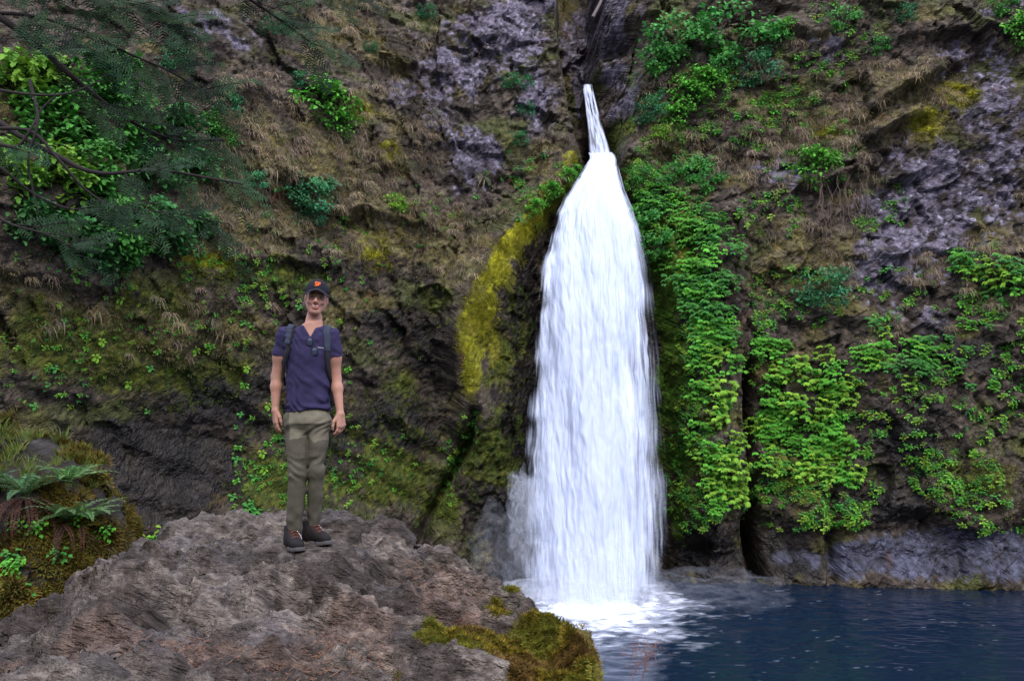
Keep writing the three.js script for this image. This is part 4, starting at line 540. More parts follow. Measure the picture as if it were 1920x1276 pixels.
// head frame: turned a little to his left and tilted
const headMat = new THREE.Matrix4().compose(V(0.074, 1.713, 0.014), new THREE.Quaternion().setFromEuler(new THREE.Euler(0.03, 0.17, -0.1, 'ZYX')), V(0.92, 0.92, 0.92)), headInv = headMat.clone().invert(), hv = V();
const headLocal = (x, y, z) => hv.set(x, y, z).applyMatrix4(headInv);
function headField(x, y, z) {
  const ax = Math.abs(x);
  let d = ellipsoid(x, y, z, [0, 0.028, -0.018], [0.076, 0.098, 0.096]);
  d = smin(d, ellipsoid(x, y, z, [0, -0.045, 0.022], [0.06, 0.078, 0.066]), 0.03);
  d = smin(d, cone(ax, y, z, [0.056, -0.05, 0.005], [0.022, -0.108, 0.052], 0.02, 0.018), 0.03);
  d = smin(d, ellipsoid(x, y, z, [0, -0.112, 0.062], [0.026, 0.018, 0.02]), 0.02);
  d = smin(d, cone(ax, y, z, [0.012, 0.022, 0.082], [0.046, 0.02, 0.06], 0.009, 0.008), 0.016);
  d = smin(d, ellipsoid(ax, y, z, [0.04, -0.036, 0.062], [0.024, 0.02, 0.021]), 0.016);
  d = smin(d, cone(x, y, z, [0, 0.01, 0.087], [0, -0.034, 0.11], 0.0085, 0.0125), 0.011);
  d = smin(d, ellipsoid(ax, y, z, [0.0125, -0.038, 0.098], [0.0085, 0.008, 0.011]), 0.007);
  d = smax(d, -ellipsoid(ax, y, z, [0.032, 0.0, 0.093], [0.016, 0.0095, 0.0135]), 0.008);
  d = smin(d, ellipsoid(ax, y, z, [0.079, -0.012, -0.012], [0.011, 0.032, 0.02]), 0.01); d = smax(d, -ellipsoid(ax, y, z, [0.091, -0.01, -0.006], [0.008, 0.02, 0.011]), 0.006);
  const my = -0.071 + 7.5 * x * x; d = smax(d, -(vlen(Math.max(ax - 0.021, 0), (y - my) / 0.8, z - 0.093) - 0.008), 0.004);      // open smile
  d = smin(d, vlen(Math.max(ax - 0.021, 0), y - my - 0.0115, z - 0.0885 + 9 * x * x) - 0.0042, 0.006); d = smin(d, vlen(Math.max(ax - 0.017, 0), y - my + 0.0125, z - 0.088 + 9 * x * x) - 0.0055, 0.006);
  d = smin(d, cone(x, y, z, [0, -0.06, -0.025], [-0.018, -0.19, -0.035], 0.048, 0.051), 0.03);
  return d;
}
function headColor(x, y, z, n) {
  const ax = Math.abs(x), my = -0.071 + 7.5 * x * x; let c = mix3([0.42, 0.235, 0.175], [0.43, 0.2, 0.15], clamp(0.4 + 0.5 * noise(x * 60, y * 60, z * 60, 3)));
  const beard = sst(-0.045, -0.062, y - 0.35 * Math.max(0, ax - 0.03)) * sst(-0.14, -0.115, y) * sst(-0.03, 0.01, z) + 0.8 * sst(0.062, 0.067, ax) * sst(-0.07, -0.04, y) * sst(0.0, -0.02, y) * sst(-0.02, 0, z); c = mix3(c, [0.16, 0.095, 0.07], 0.5 * clamp(beard) * (0.8 + 0.3 * noise(x * 300, y * 300, z * 300, 5)));
  if (Math.abs(y - my) < 0.018 && ax < 0.031 && z > 0.06) c = mix3(c, [0.42, 0.12, 0.1], 0.75 * sst(0.019, 0.013, Math.abs(y - my)));
  c = mix3(c, [0.06, 0.035, 0.025], 0.85 * sst(0.0075, 0.0045, Math.abs(y - 0.0215 + 0.12 * Math.max(0, ax - 0.035))) * sst(0.012, 0.016, ax) * sst(0.056, 0.05, ax) * sst(0.05, 0.06, z));
  c = mix3(c, [0.5, 0.19, 0.14], 0.5 * sst(0.02, 0.008, vlen(x, y + 0.03, z - 0.11))); if (ax > 0.07) c = mix3(c, skinRed, 0.6);
  return c;
}
// a hand: wrist, unit vectors down the hand, to the thumb side, out of the back of the hand
function handField(wr, dn, th, bk, curl) {
  const P = (a, b, c) => [wr[0] + dn[0] * a + th[0] * b + bk[0] * c, wr[1] + dn[1] * a + th[1] * b + bk[1] * c, wr[2] + dn[2] * a + th[2] * b + bk[2] * c], palm = [], fingers = [];
  [[0.031, 0.084, 0.068], [0.011, 0.088, 0.076], [-0.01, 0.084, 0.07], [-0.029, 0.076, 0.055]].forEach(([b, kn, len], k) => {
    palm.push([P(0.005, b * 0.55, 0), P(kn, b, 0), 0.0165, 0.0112]); let a = kn, c = 0, ang = curl * (0.55 + 0.09 * k), q = P(a, b, c); const seg = [0.45, 0.32, 0.23], rad = [0.0092, 0.0086, 0.008, 0.0068];
    for (let s = 0; s < 3; s++) { a += Math.cos(ang) * len * seg[s]; c -= Math.sin(ang) * len * seg[s]; const e = P(a, b * 1.04 + (k - 1.5) * -0.001, c); fingers.push([q, e, rad[s], rad[s + 1], k]); q = e; ang += curl * 0.75; }
  });
  const t0 = P(0.02, 0.024, -0.008), t1 = P(0.052, 0.05, -0.018), t2 = P(0.082, 0.054, -0.024), t3 = P(0.104, 0.05, -0.03);
  return (x, y, z) => {
    let d = 9; for (const [a, b, r, s] of palm) d = smin(d, cone(x, y, z, a, b, r, s), 0.016);
    for (let k = 0; k < 4; k++) { let f = 9; for (const s of fingers) if (s[4] === k) f = smin(f, cone(x, y, z, s[0], s[1], s[2], s[3]), 0.004); d = smin(d, f, 0.005); }
    let t = cone(x, y, z, t0, t1, 0.0165, 0.0115); t = smin(t, cone(x, y, z, t1, t2, 0.011, 0.0095), 0.005); t = smin(t, cone(x, y, z, t2, t3, 0.0098, 0.0072), 0.004); return smin(d, t, 0.009);
  };
}
const unit = v => { const l = vlen(...v); return v.map(a => a / l); };
const handR = handField(WRR, unit([0.03, -1, 0.06]), unit([0.5, 0.06, 0.9]), unit([-0.75, 0, 0.55]), 0.36), handL = handField(WRL, unit([0.1, -1, 0.1]), unit([-0.55, -0.02, 0.8]), unit([0.85, 0.05, 0.5]), 0.6);
const armField = (S, E, Wr) => (x, y, z) => { let d = cone(x, y, z, S, [lerp(S[0], E[0], 0.5), lerp(S[1], E[1], 0.5), lerp(S[2], E[2], 0.5)], 0.052, 0.045); d = smin(d, cone(x, y, z, [lerp(S[0], E[0], 0.5), lerp(S[1], E[1], 0.5), lerp(S[2], E[2], 0.5)], E, 0.043, 0.037), 0.05); const m = [lerp(E[0], Wr[0], 0.3), lerp(E[1], Wr[1], 0.3), lerp(E[2], Wr[2], 0.3)]; d = smin(d, cone(x, y, z, E, m, 0.036, 0.037), 0.012); return smin(d, cone(x, y, z, m, Wr, 0.037, 0.0235), 0.02); };
function colored(g, f) { const p = g.attributes.position, n = g.attributes.normal, C = new Float32Array(p.count * 3); for (let k = 0; k < p.count; k++) C.set(f(p.getX(k), p.getY(k), p.getZ(k), [n.getX(k), n.getY(k), n.getZ(k)]), k * 3); g.setAttribute('color', new THREE.BufferAttribute(C, 3)); return g; }
const man = group('person', 'man in navy shirt, olive trousers and dark cap standing on the outcrop', 'person');
{
  const skinTone = (x, y, z) => mix3(mix3(skin, skinRed, clamp(0.45 + 0.6 * noise(x * 30, y * 30, z * 30, 8))), [0.36, 0.17, 0.115], y < 1.15 && y > 0.93 ? 0.12 + 0.1 * noise(x * 200, y * 90, z * 200, 9) : 0);
  const parts = [];
  const head = surfaceNets(headField, [-0.1, -0.21, -0.13], [0.1, 0.14, 0.132], 0.0028); colored(head, headColor); head.applyMatrix4(headMat); parts.push(head);
  const aR = armField(SHR, ELR, WRR), aL = armField(SHL, ELL, WRL);
  parts.push(colored(surfaceNets((x, y, z) => y > 1.0 ? aR(x, y, z) : smin(aR(x, y, z), handR(x, y, z), 0.014), [-0.3, 0.74, -0.11], [-0.14, 1.42, 0.13], 0.0035), skinTone), colored(surfaceNets((x, y, z) => y > 1.0 ? aL(x, y, z) : smin(aL(x, y, z), handL(x, y, z), 0.014), [0.12, 0.7, -0.12], [0.36, 1.4, 0.16], 0.0035), skinTone));
  const trunk = (x, y, z) => { let d = Math.max(torso(x, y, z, -0.008), y - 1.53); d = smin(d, cone(x, y, z, [0.038, 1.46, -0.02], [0.06, 1.58, -0.012], 0.06, 0.047), 0.05); return Math.max(d, 0.9 - y); };
  parts.push(colored(surfaceNets(trunk, [-0.2, 0.86, -0.16], [0.22, 1.6, 0.16], 0.009), skinTone));
  for (const g of parts) { g.computeVertexNormals(); delete g.attributes.uv; }
  mesh('body', mergeGeometries(parts), mat([1, 1, 1], 0.55, { vertexColors: true, specularIntensity: 0.5 }), man);
}
// shirt
const fold = (x, y, z, ax, ay, az, f, s) => { const t = (x * ax + y * ay + z * az) * f + 1.3 * noise(x * 9, y * 9, z * 9, s); return 1 - Math.abs(2 * (t - Math.floor(t)) - 1); };
const neckV = [[-0.034, 1.56], [0.046, 1.436], [0.094, 1.545]];
function shirtField(x, y, z) {
  let d = torso(x, y, z, 0.009);
  d = smax(d, y - 1.525, 0.02); const bag = 0.016 * sst(1.25, 1.0, y); d -= bag;
  d = smin(d, cone(x, y, z, [-0.02, 1.478, -0.03], [SHR[0] + 0.02, SHR[1] - 0.01, SHR[2]], 0.042, 0.055), 0.04); d = smin(d, cone(x, y, z, [0.095, 1.474, -0.03], [SHL[0] - 0.02, SHL[1] - 0.01, SHL[2]], 0.042, 0.055), 0.04);
  const slv = (S, E) => { const c = (t) => [lerp(S[0], E[0], t), lerp(S[1], E[1], t), lerp(S[2], E[2], t)], dn = unit([E[0] - S[0], E[1] - S[1], E[2] - S[2]]), e = c(0.5), k = cone(x, y, z, c(0), e, 0.062, 0.063) + 0.004 * fold(x, y, z, 0.4, 1, 0.3, 22, 71), cut = (x - e[0]) * dn[0] + (y - e[1]) * dn[1] + (z - e[2]) * dn[2]; return smax(k, cut, 0.008); };
  d = smin(d, slv(SHR, ELR), 0.03); d = smin(d, slv(SHL, ELL), 0.03);
  const drape = noise(x * 14 + y * 6, y * 16 - x * 18, z * 12, 81) * 0.004 + 0.0035 * noise(x * 22 + y * 26, y * 8, z * 10, 82);
  d += drape * 1.4 + 0.011 * fold(x, y, z, 0.75, 1, 0.2, 10, 83) * sst(1.22, 1.02, y) + 0.006 * fold(x, y, z, x > 0.04 ? -0.5 : 0.5, 1, 0, 17, 84) * sst(1.3, 1.42, y) * sst(-0.02, 0.05, z);
  d = smax(d, 0.938 + 0.008 * Math.sin(x * 22) + 0.05 * Math.max(0, -x - 0.1) - y, 0.006);
  d = smax(d, -(cone(x, y, z, [0.038, 1.47, -0.02], [0.064, 1.62, -0.01], 0.063, 0.063)), 0.006);
  if (z > 0) { const h = (y - neckV[1][1]), l = lerp(neckV[1][0], neckV[0][0], h / (neckV[0][1] - neckV[1][1])), r = lerp(neckV[1][0], neckV[2][0], h / (neckV[2][1] - neckV[1][1])); d = smax(d, Math.min(h, x - l, r - x) * 0.8, 0.004); }
  return d;
}
{
  const navy = [0.027, 0.023, 0.06];
  const g = surfaceNets(shirtField, [-0.31, 0.91, -0.17], [0.31, 1.6, 0.17], 0.0052); colored(g, (x, y, z) => { const k = 1 + 0.16 * noise(x * 120, y * 120, z * 120, 91) + 0.1 * noise(x * 14, y * 14, z * 14, 92); return navy.map(v => v * k); });
  const shirt = mesh('shirt', g, mat([1, 1, 1], 0.92, { vertexColors: true, sheen: 0.06, sheenRoughness: 0.6, specularIntensity: 0.3 }), man);
  shirt.userData.label = 'navy v-neck t-shirt with a small pale chest mark';
  const font = await new FontLoader().loadAsync('fonts/droid/droid_sans_bold.typeface.json');
  const t = new TextGeometry('Columbia', { font, size: 0.0062, depth: 0.0012, curveSegments: 2 }); t.translate(0.094, 1.362, 0); { const p = t.attributes.position; for (let k = 0; k < p.count; k++) { let z = 0.2; const x = p.getX(k), y = p.getY(k) - 0.12 * (x - 0.094); while (shirtField(x, y, z) > 0 && z > 0) z -= 0.002; p.setXYZ(k, x, y, z + 0.0035 + p.getZ(k)); } t.computeVertexNormals(); }
  mesh('shirt_lettering', t, mat([0.6, 0.6, 0.66], 0.7), shirt);
  // trousers
  const HR = [-0.07, 0.86, -0.01], KR = [-0.05, 0.53, 0.02], AR = [-0.09, 0.13, -0.03], HL = [0.085, 0.86, -0.015], KL = [0.066, 0.53, 0.0], AL = [0.03, 0.17, -0.1];
  const leg = (x, y, z, H, K, A, r0) => { const r = r0 * 0.93; let d = cone(x, y, z, H, K, 0.083 * r, 0.064 * r); d = smin(d, cone(x, y, z, K, A, 0.061 * r, 0.049 * r), 0.03); return Math.max(d, (A[1] - 0.075) - y); };
  const f = (x, y, z) => {
    let d = Math.max(torso(x, y, z, -0.004), y - 0.985, 0.86 - y); d = smin(d, ellipsoid(x, y, z, [0.004, 0.88, -0.01], [0.158, 0.1, 0.112]), 0.03);
    const wr = 0.006 * noise(x * 20, y * 20, z * 20, 95) + 0.016 * fold(x, y, z, 0.5 * Math.sin(x * 30 + y * 9), 1, 0.3, 12, 96) * (0.25 + 0.75 * noise(x * 16, y * 10, z * 14, 94) ** 2 * 2) * (Math.exp(-(((y - 0.56) / 0.1) ** 2)) + 0.8 * sst(0.3, 0.13, y)) + 0.006 * fold(x, y, z, -0.8, 1, 0, 11, 97) * sst(0.7, 0.8, y);
    const l1 = leg(x, y, z, HR, KR, AR, 1.08), l2 = leg(x, y, z, HL, KL, AL, 0.93); d = smin(d, smin(l1, l2, 0.006), 0.035); return d + wr - 0.004;
  };
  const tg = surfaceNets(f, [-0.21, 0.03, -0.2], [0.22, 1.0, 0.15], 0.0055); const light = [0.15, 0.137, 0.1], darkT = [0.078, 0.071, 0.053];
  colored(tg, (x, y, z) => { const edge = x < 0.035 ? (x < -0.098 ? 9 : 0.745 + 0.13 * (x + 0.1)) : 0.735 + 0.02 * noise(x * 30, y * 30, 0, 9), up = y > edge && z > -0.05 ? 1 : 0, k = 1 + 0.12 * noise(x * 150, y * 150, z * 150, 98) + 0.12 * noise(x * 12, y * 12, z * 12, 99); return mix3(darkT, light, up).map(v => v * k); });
  const trousers = mesh('trousers', tg, mat([1, 1, 1], 0.9, { vertexColors: true, specularIntensity: 0.3 }), man); trousers.userData.label = 'olive hiking trousers, paler over the thighs';
  // boots
  const boot = (ankle, turn, drop) => {
    const bf = (x, y, z) => { let d = cone(x, y, z, [0, 0.056, -0.055], [0, 0.042, 0.128], 0.04, 0.035); d = smin(d, cone(x, y, z, [0, 0.06, -0.045], [0, 0.145, -0.052], 0.042, 0.047), 0.05); d = smin(d, cone(x, y, z, [0, 0.098, -0.02], [0, 0.052, 0.1], 0.038, 0.03), 0.04); return Math.max(smax(d, 0.024 - y, 0.006), y - 0.165) + 0.0015 * noise(x * 90, y * 90, z * 90, 3); };
    const up = surfaceNets(bf, [-0.07, 0, -0.13], [0.07, 0.18, 0.2], 0.0055); colored(up, (x, y, z) => { const k = 1 + 0.2 * noise(x * 80, y * 80, z * 80, 4), p = y > 0.075 && z > 0.0 && z < 0.08 && Math.abs(x) < 0.03 ? 1 : 0; return mix3([0.012, 0.01, 0.01], [0.03, 0.016, 0.013], p).map(v => v * k); });
    const sf = (x, y, z) => { const w = z > 0 ? 0.044 - 0.1 * Math.max(0, z - 0.08) : 0.038, q = Math.max(Math.abs(x) - w, Math.abs(z - 0.035) - 0.142); return Math.max(smax(q, z > 0.05 ? vlen(x, 0, z - 0.115) - 0.064 : z < -0.03 ? vlen(x, 0, z + 0.06) - 0.05 : -1, 0.01), Math.abs(y - 0.014 - 0.01 * sst(0.1, 0.18, z)) - 0.013) ; };
    const b = new THREE.Group(); b.name = 'boot'; man.add(b); b.position.set(...ankle); b.position.y += drop; b.rotation.y = turn;
    mesh('upper', up, mat([1, 1, 1], 0.75, { vertexColors: true }), b); mesh('sole', surfaceNets(sf, [-0.07, -0.02, -0.13], [0.07, 0.06, 0.2], 0.0055), mat([0.075, 0.07, 0.07], 0.85), b);
    const l = new MB(); for (let k = 0; k < 5; k++) { const z = 0.0 + k * 0.024, y = 0.142 - k * 0.0155; for (const q of [-1, 1]) l.tube([V(-0.028 * q, y - 0.004, z - 0.006), V(0, y + 0.006, z + 0.004), V(0.028 * q, y - 0.006, z + 0.014)], 0.0026, 5); } mesh('laces', l.geo(), mat([0.13, 0.045, 0.032], 0.85), b);
    const w = new MB(); w.tube([V(0.02, 0.13, 0.025), V(0.036, 0.1, 0.05), V(0.045, 0.07, 0.055)], 0.0024, 5); mesh('lace_end', w.geo(), mat([0.5, 0.48, 0.46], 0.8), b);
  };
  boot([-0.088, 0, 0.0], 0.5, 0); boot([0.038, 0, -0.075], 0.85, 0.028);
  // hair, cap, eyes, teeth
  const H = new THREE.Group(); H.name = 'head_features'; headMat.decompose(H.position, H.quaternion, H.scale); man.add(H); H.name = 'face';
  mesh('hair', surfaceNets((x, y, z) => Math.max(ellipsoid(x, y, z, [0, 0.028, -0.02], [0.079, 0.1, 0.098]), z - 0.018 - 0.012 * sst(0.02, -0.02, y), -0.035 - 0.5 * Math.max(0, -z - 0.02) - y + (Math.abs(x) > 0.07 && z > -0.03 && y < 0.012 ? 0.02 : 0)) + 0.0015 * noise(x * 200, y * 200, z * 200, 6), [-0.1, -0.1, -0.14], [0.1, 0.15, 0.06], 0.0042), mat([0.045, 0.028, 0.02], 0.8), H);
  for (const q of [-1, 1]) { const e = mesh('eye', new THREE.SphereGeometry(0.0115, 14, 10).scale(1, 0.5, 1).translate(0.032 * q, -0.001, 0.0745), mat([0.3, 0.25, 0.23], 0.3), H); mesh('iris', new THREE.SphereGeometry(0.0056, 10, 8).scale(1, 0.8, 1).translate(0.033 * q, -0.001, 0.0816), mat([0.03, 0.022, 0.018], 0.2), e); }
  { const b = new MB(); for (let k = 0; k <= 14; k++) { const x = -0.0215 + 0.043 * k / 14, y = -0.071 + 7.5 * x * x + 0.003, z = 0.0885 - 8 * x * x; b.v(x, y + 0.0035, z); b.v(x, y - 0.004, z); if (k) { const o = b.n - 4; b.q(o, o + 1, o + 3, o + 2); } } mesh('teeth', b.geo(), mat([0.68, 0.64, 0.58], 0.4, { side: THREE.DoubleSide }), H); }
  const capMat = mat([0.011, 0.011, 0.017], 0.9, { specularIntensity: 0.3 }), cap = new THREE.Group(); cap.name = 'cap'; man.add(cap); cap.position.copy(H.position); cap.quaternion.copy(H.quaternion); cap.userData.label = 'dark baseball cap with an orange monogram';
  const crownF = (x, y, z) => { const e = ellipsoid(x, y, z, [0, 0.03, -0.014], [0.086, 0.1, 0.108]); return Math.max(e, -(e + 0.006), 0.038 - 0.1 * Math.min(0, z) * -0.25 - y) + 0.0007 * noise(x * 60, y * 60, z * 60, 7); };
  mesh('cap_crown', surfaceNets(crownF, [-0.1, 0.0, -0.14], [0.1, 0.14, 0.11], 0.0036), capMat, cap);
  { const b = new MB(), n = 30, m = 8; for (const side of [0, 1]) for (let i = 0; i <= n; i++) for (let j = 0; j <= m; j++) { const a = lerp(-1.22, 1.22, i / n), t = j / m, reach = 0.055 * Math.pow(Math.cos(a * 0.98), 0.55), x = Math.sin(a) * (0.086 + reach * t * 0.22), z = -0.014 + Math.cos(a) * 0.107 + reach * t, y = 0.058 - 0.034 * Math.pow(Math.abs(Math.sin(a)), 1.6) - 0.016 * t - 0.022 * t * Math.pow(Math.abs(x) / 0.09, 2) - side * 0.0035; b.v(x, y, z); }
    const q = (n + 1) * (m + 1); for (let i = 0; i < n; i++) { for (let j = 0; j < m; j++) { const a = i * (m + 1) + j; b.q(a, a + 1, a + m + 2, a + m + 1); b.q(q + a, q + a + m + 1, q + a + m + 2, q + a + 1); } const e = i * (m + 1) + m; b.q(e, q + e, q + e + m + 1, e + m + 1); } mesh('brim', b.geo(), capMat, cap); }
  const em = []; for (const [ch, s, x, y] of [['S', 0.036, -0.021, 0.0], ['F', 0.03, 0.0, 0.003]]) { const t = new TextGeometry(ch, { font, size: s, depth: 0.002, curveSegments: 5 }); t.translate(x, y, 0); em.push(t); }
  const eg = mergeGeometries(em); { const p = eg.attributes.position; for (let k = 0; k < p.count; k++) { const x = p.getX(k), y = 0.074 + p.getY(k) * 0.85; let z = 0.14; while (crownF(x, y, z) > 0 && z > 0) z -= 0.001; p.setXYZ(k, x, y, z + 0.0015 + p.getZ(k)); } eg.computeVertexNormals(); } mesh('cap_emblem', eg, mat([0.8, 0.13, 0.015], 0.7), cap);
  // sunglasses hung from the collar
  const sg = group('sunglasses', 'black sunglasses hanging folded from the neck of the navy shirt', 'sunglasses'), frame = mat([0.012, 0.012, 0.014], 0.3), lens = mat([0.03, 0.04, 0.07], 0.05, { clearcoat: 1, clearcoatRoughness: 0.03 });
  const lensShape = (cx, cy) => { const pts = []; for (let k = 0; k < 26; k++) { const a = k / 26 * 6.283, c = Math.cos(a), s = Math.sin(a); pts.push(V(cx + 0.021 * Math.sign(c) * Math.pow(Math.abs(c), 0.8), cy + 0.025 * Math.sign(s) * Math.pow(Math.abs(s), 0.8), 0)); } return pts; };
  const parts = [[0.045, 1.402], [0.077, 1.335]];
  for (const [cx, cy] of parts) { const pts = lensShape(cx, cy), b = new MB(); const c = b.v(cx, cy, 0.009); pts.forEach(p => b.v(p.x, p.y, 0)); for (let k = 0; k < 26; k++) b.t(c, c + 1 + k, c + 1 + (k + 1) % 26); mesh('lens', b.geo(), lens, sg); const r = new MB(); r.tube([...pts, pts[0], pts[1]], 0.0024, 6); mesh('rim', r.geo(), frame, sg); }
  { const b = new MB(); b.tube([V(0.055, 1.377, 0.001), V(0.064, 1.37, 0.005), V(0.067, 1.36, 0.001)], 0.003, 6); mesh('bridge', b.geo(), frame, sg); for (const [x0, y0, x1, y1] of [[0.034, 1.424, 0.062, 1.31], [0.094, 1.315, 0.06, 1.42]]) { const c = new MB(); c.tube([V(x0, y0, -0.004), V(lerp(x0, x1, 0.5), lerp(y0, y1, 0.5), -0.016), V(x1, y1, -0.012)], 0.003, 6); mesh('temple', c.geo(), frame, sg); } }
  // backpack
  const bp = group('backpack', 'black backpack with grey-topped straps worn by the man', 'backpack'), black = mat([0.016, 0.016, 0.019], 0.8), slate = mat([0.03, 0.038, 0.058], 0.85);
  mesh('pack', surfaceNets((x, y, z) => { const q = vlen(Math.max(Math.abs(x - 0.0) - 0.125, 0), Math.max(Math.abs(y - 1.22) - 0.2, 0), Math.max(Math.abs(z + 0.215) - 0.055, 0)) - 0.035; return q + 0.004 * noise(x * 25, y * 25, z * 25, 5); }, [-0.2, 0.95, -0.33], [0.2, 1.5, -0.09], 0.008), black, bp);
  const strap = (pts, w, m, name) => { const c = new THREE.CatmullRomCurve3(pts).getPoints(40), b = new MB(); for (let k = 0; k < c.length; k++) { let p = c[k]; const t = c[Math.min(k + 1, 40)].clone().sub(c[Math.max(k - 1, 0)]).normalize(); let n = V(shirtField(p.x + 0.004, p.y, p.z) - shirtField(p.x - 0.004, p.y, p.z), shirtField(p.x, p.y + 0.004, p.z) - shirtField(p.x, p.y - 0.004, p.z), shirtField(p.x, p.y, p.z + 0.004) - shirtField(p.x, p.y, p.z - 0.004)).normalize(); p = p.clone().addScaledVector(n, -shirtField(p.x, p.y, p.z) + 0.007); const s = V().crossVectors(t, n).normalize().multiplyScalar(w); for (const [a, h] of [[-1, 0], [-0.8, 0.011], [0.8, 0.011], [1, 0]]) b.v(p.x + s.x * a + n.x * h, p.y + s.y * a + n.y * h, p.z + s.z * a + n.z * h); if (k) { const o = b.n - 8; for (let q = 0; q < 3; q++) b.q(o + q, o + q + 1, o + q + 5, o + q + 4); } } mesh(name, b.geo(), m, bp).material.side = THREE.DoubleSide; };
  strap([V(-0.1, 1.5, -0.1), V(-0.102, 1.52, -0.03), V(-0.106, 1.49, 0.05), V(-0.112, 1.43, 0.085), V(-0.12, 1.385, 0.1)], 0.024, slate, 'strap_pad'); strap([V(-0.12, 1.39, 0.1), V(-0.135, 1.33, 0.1), V(-0.155, 1.26, 0.07), V(-0.165, 1.18, 0.01), V(-0.16, 1.12, -0.06)], 0.02, black, 'strap');
  strap([V(0.14, 1.49, -0.1), V(0.14, 1.5, -0.03), V(0.147, 1.46, 0.04), V(0.156, 1.41, 0.06), V(0.16, 1.34, 0.07)], 0.023, slate, 'strap_pad'); strap([V(0.16, 1.345, 0.07), V(0.16, 1.28, 0.06), V(0.163, 1.2, 0.03), V(0.158, 1.12, -0.05)], 0.018, black, 'strap');
  strap([V(-0.085, 1.5, -0.06), V(-0.082, 1.5, 0.03), V(-0.087, 1.44, 0.08), V(-0.1, 1.385, 0.1)], 0.007, black, 'strap_edge');
  // stand him on the rock
  const fx = at(574, 1022, 6.77), ground = Math.max(boulderY(fx.x - 0.088 + 0.03, fx.z + 0.03, 0.07), boulderY(fx.x + 0.07, fx.z - 0.05, 0.06) - 0.028);
  for (const o of [man, sg, bp]) { o.rotation.z = 0.018; o.position.x += fx.x; o.position.y += ground - 0.016; o.position.z += fx.z; }
  // the glasses rest on the shirt front
  for (const m of sg.children) { let zz = 0.2; const c = new THREE.Box3().setFromBufferAttribute(m.geometry.attributes.position).getCenter(V()); while (shirtField(0.06, 1.37, zz) > 0 && zz > 0) zz -= 0.002; m.position.z = zz + 0.008; m.rotation.set(0, 0, 0); }
  console.log('ground', ground, fx.y);
}
// ---------------------------------------------------------------- moss and plants close by
{
  const mt = [mossTuft(30, 0.018, 0.03, [0.17, 0.125, 0.012], [0.11, 0.1, 0.012]), mossTuft(30, 0.017, 0.03, [0.19, 0.16, 0.016], [0.09, 0.12, 0.014]), mossTuft(26, 0.02, 0.03, [0.12, 0.065, 0.018], [0.15, 0.1, 0.02])], l = [[], [], []];
  for (let k = 0; k < 7500; k++) { const v = boulderMoss[Math.floor(rnd() * boulderMoss.length)] * 3, p = V(boulderPos[v], boulderPos[v + 1], boulderPos[v + 2]), n = V(boulderNor[v], boulderNor[v + 1], boulderNor[v + 2]), f = noise(p.x * 4, p.y * 4, p.z * 4, 700), i = f > 0.3 ? 2 : f > -0.15 ? 0 : 1, s = R(0.6, 1.5), t = R(0.65, 1.25); l[i].push({ m: new THREE.Matrix4().compose(p, new THREE.Quaternion().setFromUnitVectors(V(0, 1, 0), n), V(s, s, s)), c: [t, t * R(0.9, 1.1), t] }); }
  mt.forEach((g, k) => { scatter('boulder_moss', g, grassMat, l[k]).userData.label = 'golden green moss carpet on the end of the outcrop'; });
  const needles = [], nb = new MB(); for (let k = 0; k < 12; k++) { const a = R(0, 6.28), x = R(-0.06, 0.06), z = R(-0.06, 0.06), c = tone([0.16, 0.075, 0.04], 0.4), L = R(0.012, 0.035); nb.t(nb.v(x, 0.004, z, c), nb.v(x + Math.cos(a) * L, 0.006, z + Math.sin(a) * L, c), nb.v(x + Math.cos(a + 0.25) * L * 0.6, 0.005, z + Math.sin(a + 0.25) * L * 0.6, c)); }
  const spots = [[660, 1160, 5.3], [850, 1110, 6.3], [800, 1060, 6.8], [620, 1180, 5.1], [900, 1130, 6.2], [560, 1240, 4.6], [350, 1220, 4.7]]; for (let k = 0; k < 700; k++) { const [a, b, d] = spots[Math.floor(rnd() * spots.length)], q = at(a, b, d), tx = q.x + gauss() * 0.28, tz = q.z + gauss() * 0.3; needles.push([tx, tz]); }
  const near = needles.map(() => [9, 0]); for (let v = 0; v < boulderPos.length; v += 9) { if (boulderNor[v + 1] < 0.5) continue; const x = boulderPos[v], z = boulderPos[v + 2]; for (let k = 0; k < needles.length; k += 1) { const d = Math.abs(needles[k][0] - x) + Math.abs(needles[k][1] - z); if (d < near[k][0]) { near[k][0] = d; near[k][1] = v; } } if (v > 9e6) break; }
  scatter('fallen_needles', nb.geo(false), grassMat, near.filter(e => e[0] < 0.05).map(([, v]) => ({ m: new THREE.Matrix4().compose(V(boulderPos[v], boulderPos[v + 1] + 0.004, boulderPos[v + 2]), new THREE.Quaternion().setFromUnitVectors(V(0, 1, 0), V(boulderNor[v], boulderNor[v + 1], boulderNor[v + 2])), V(1, 1, 1)) }))).userData.label = 'brown fallen needles lying on the outcrop';
}
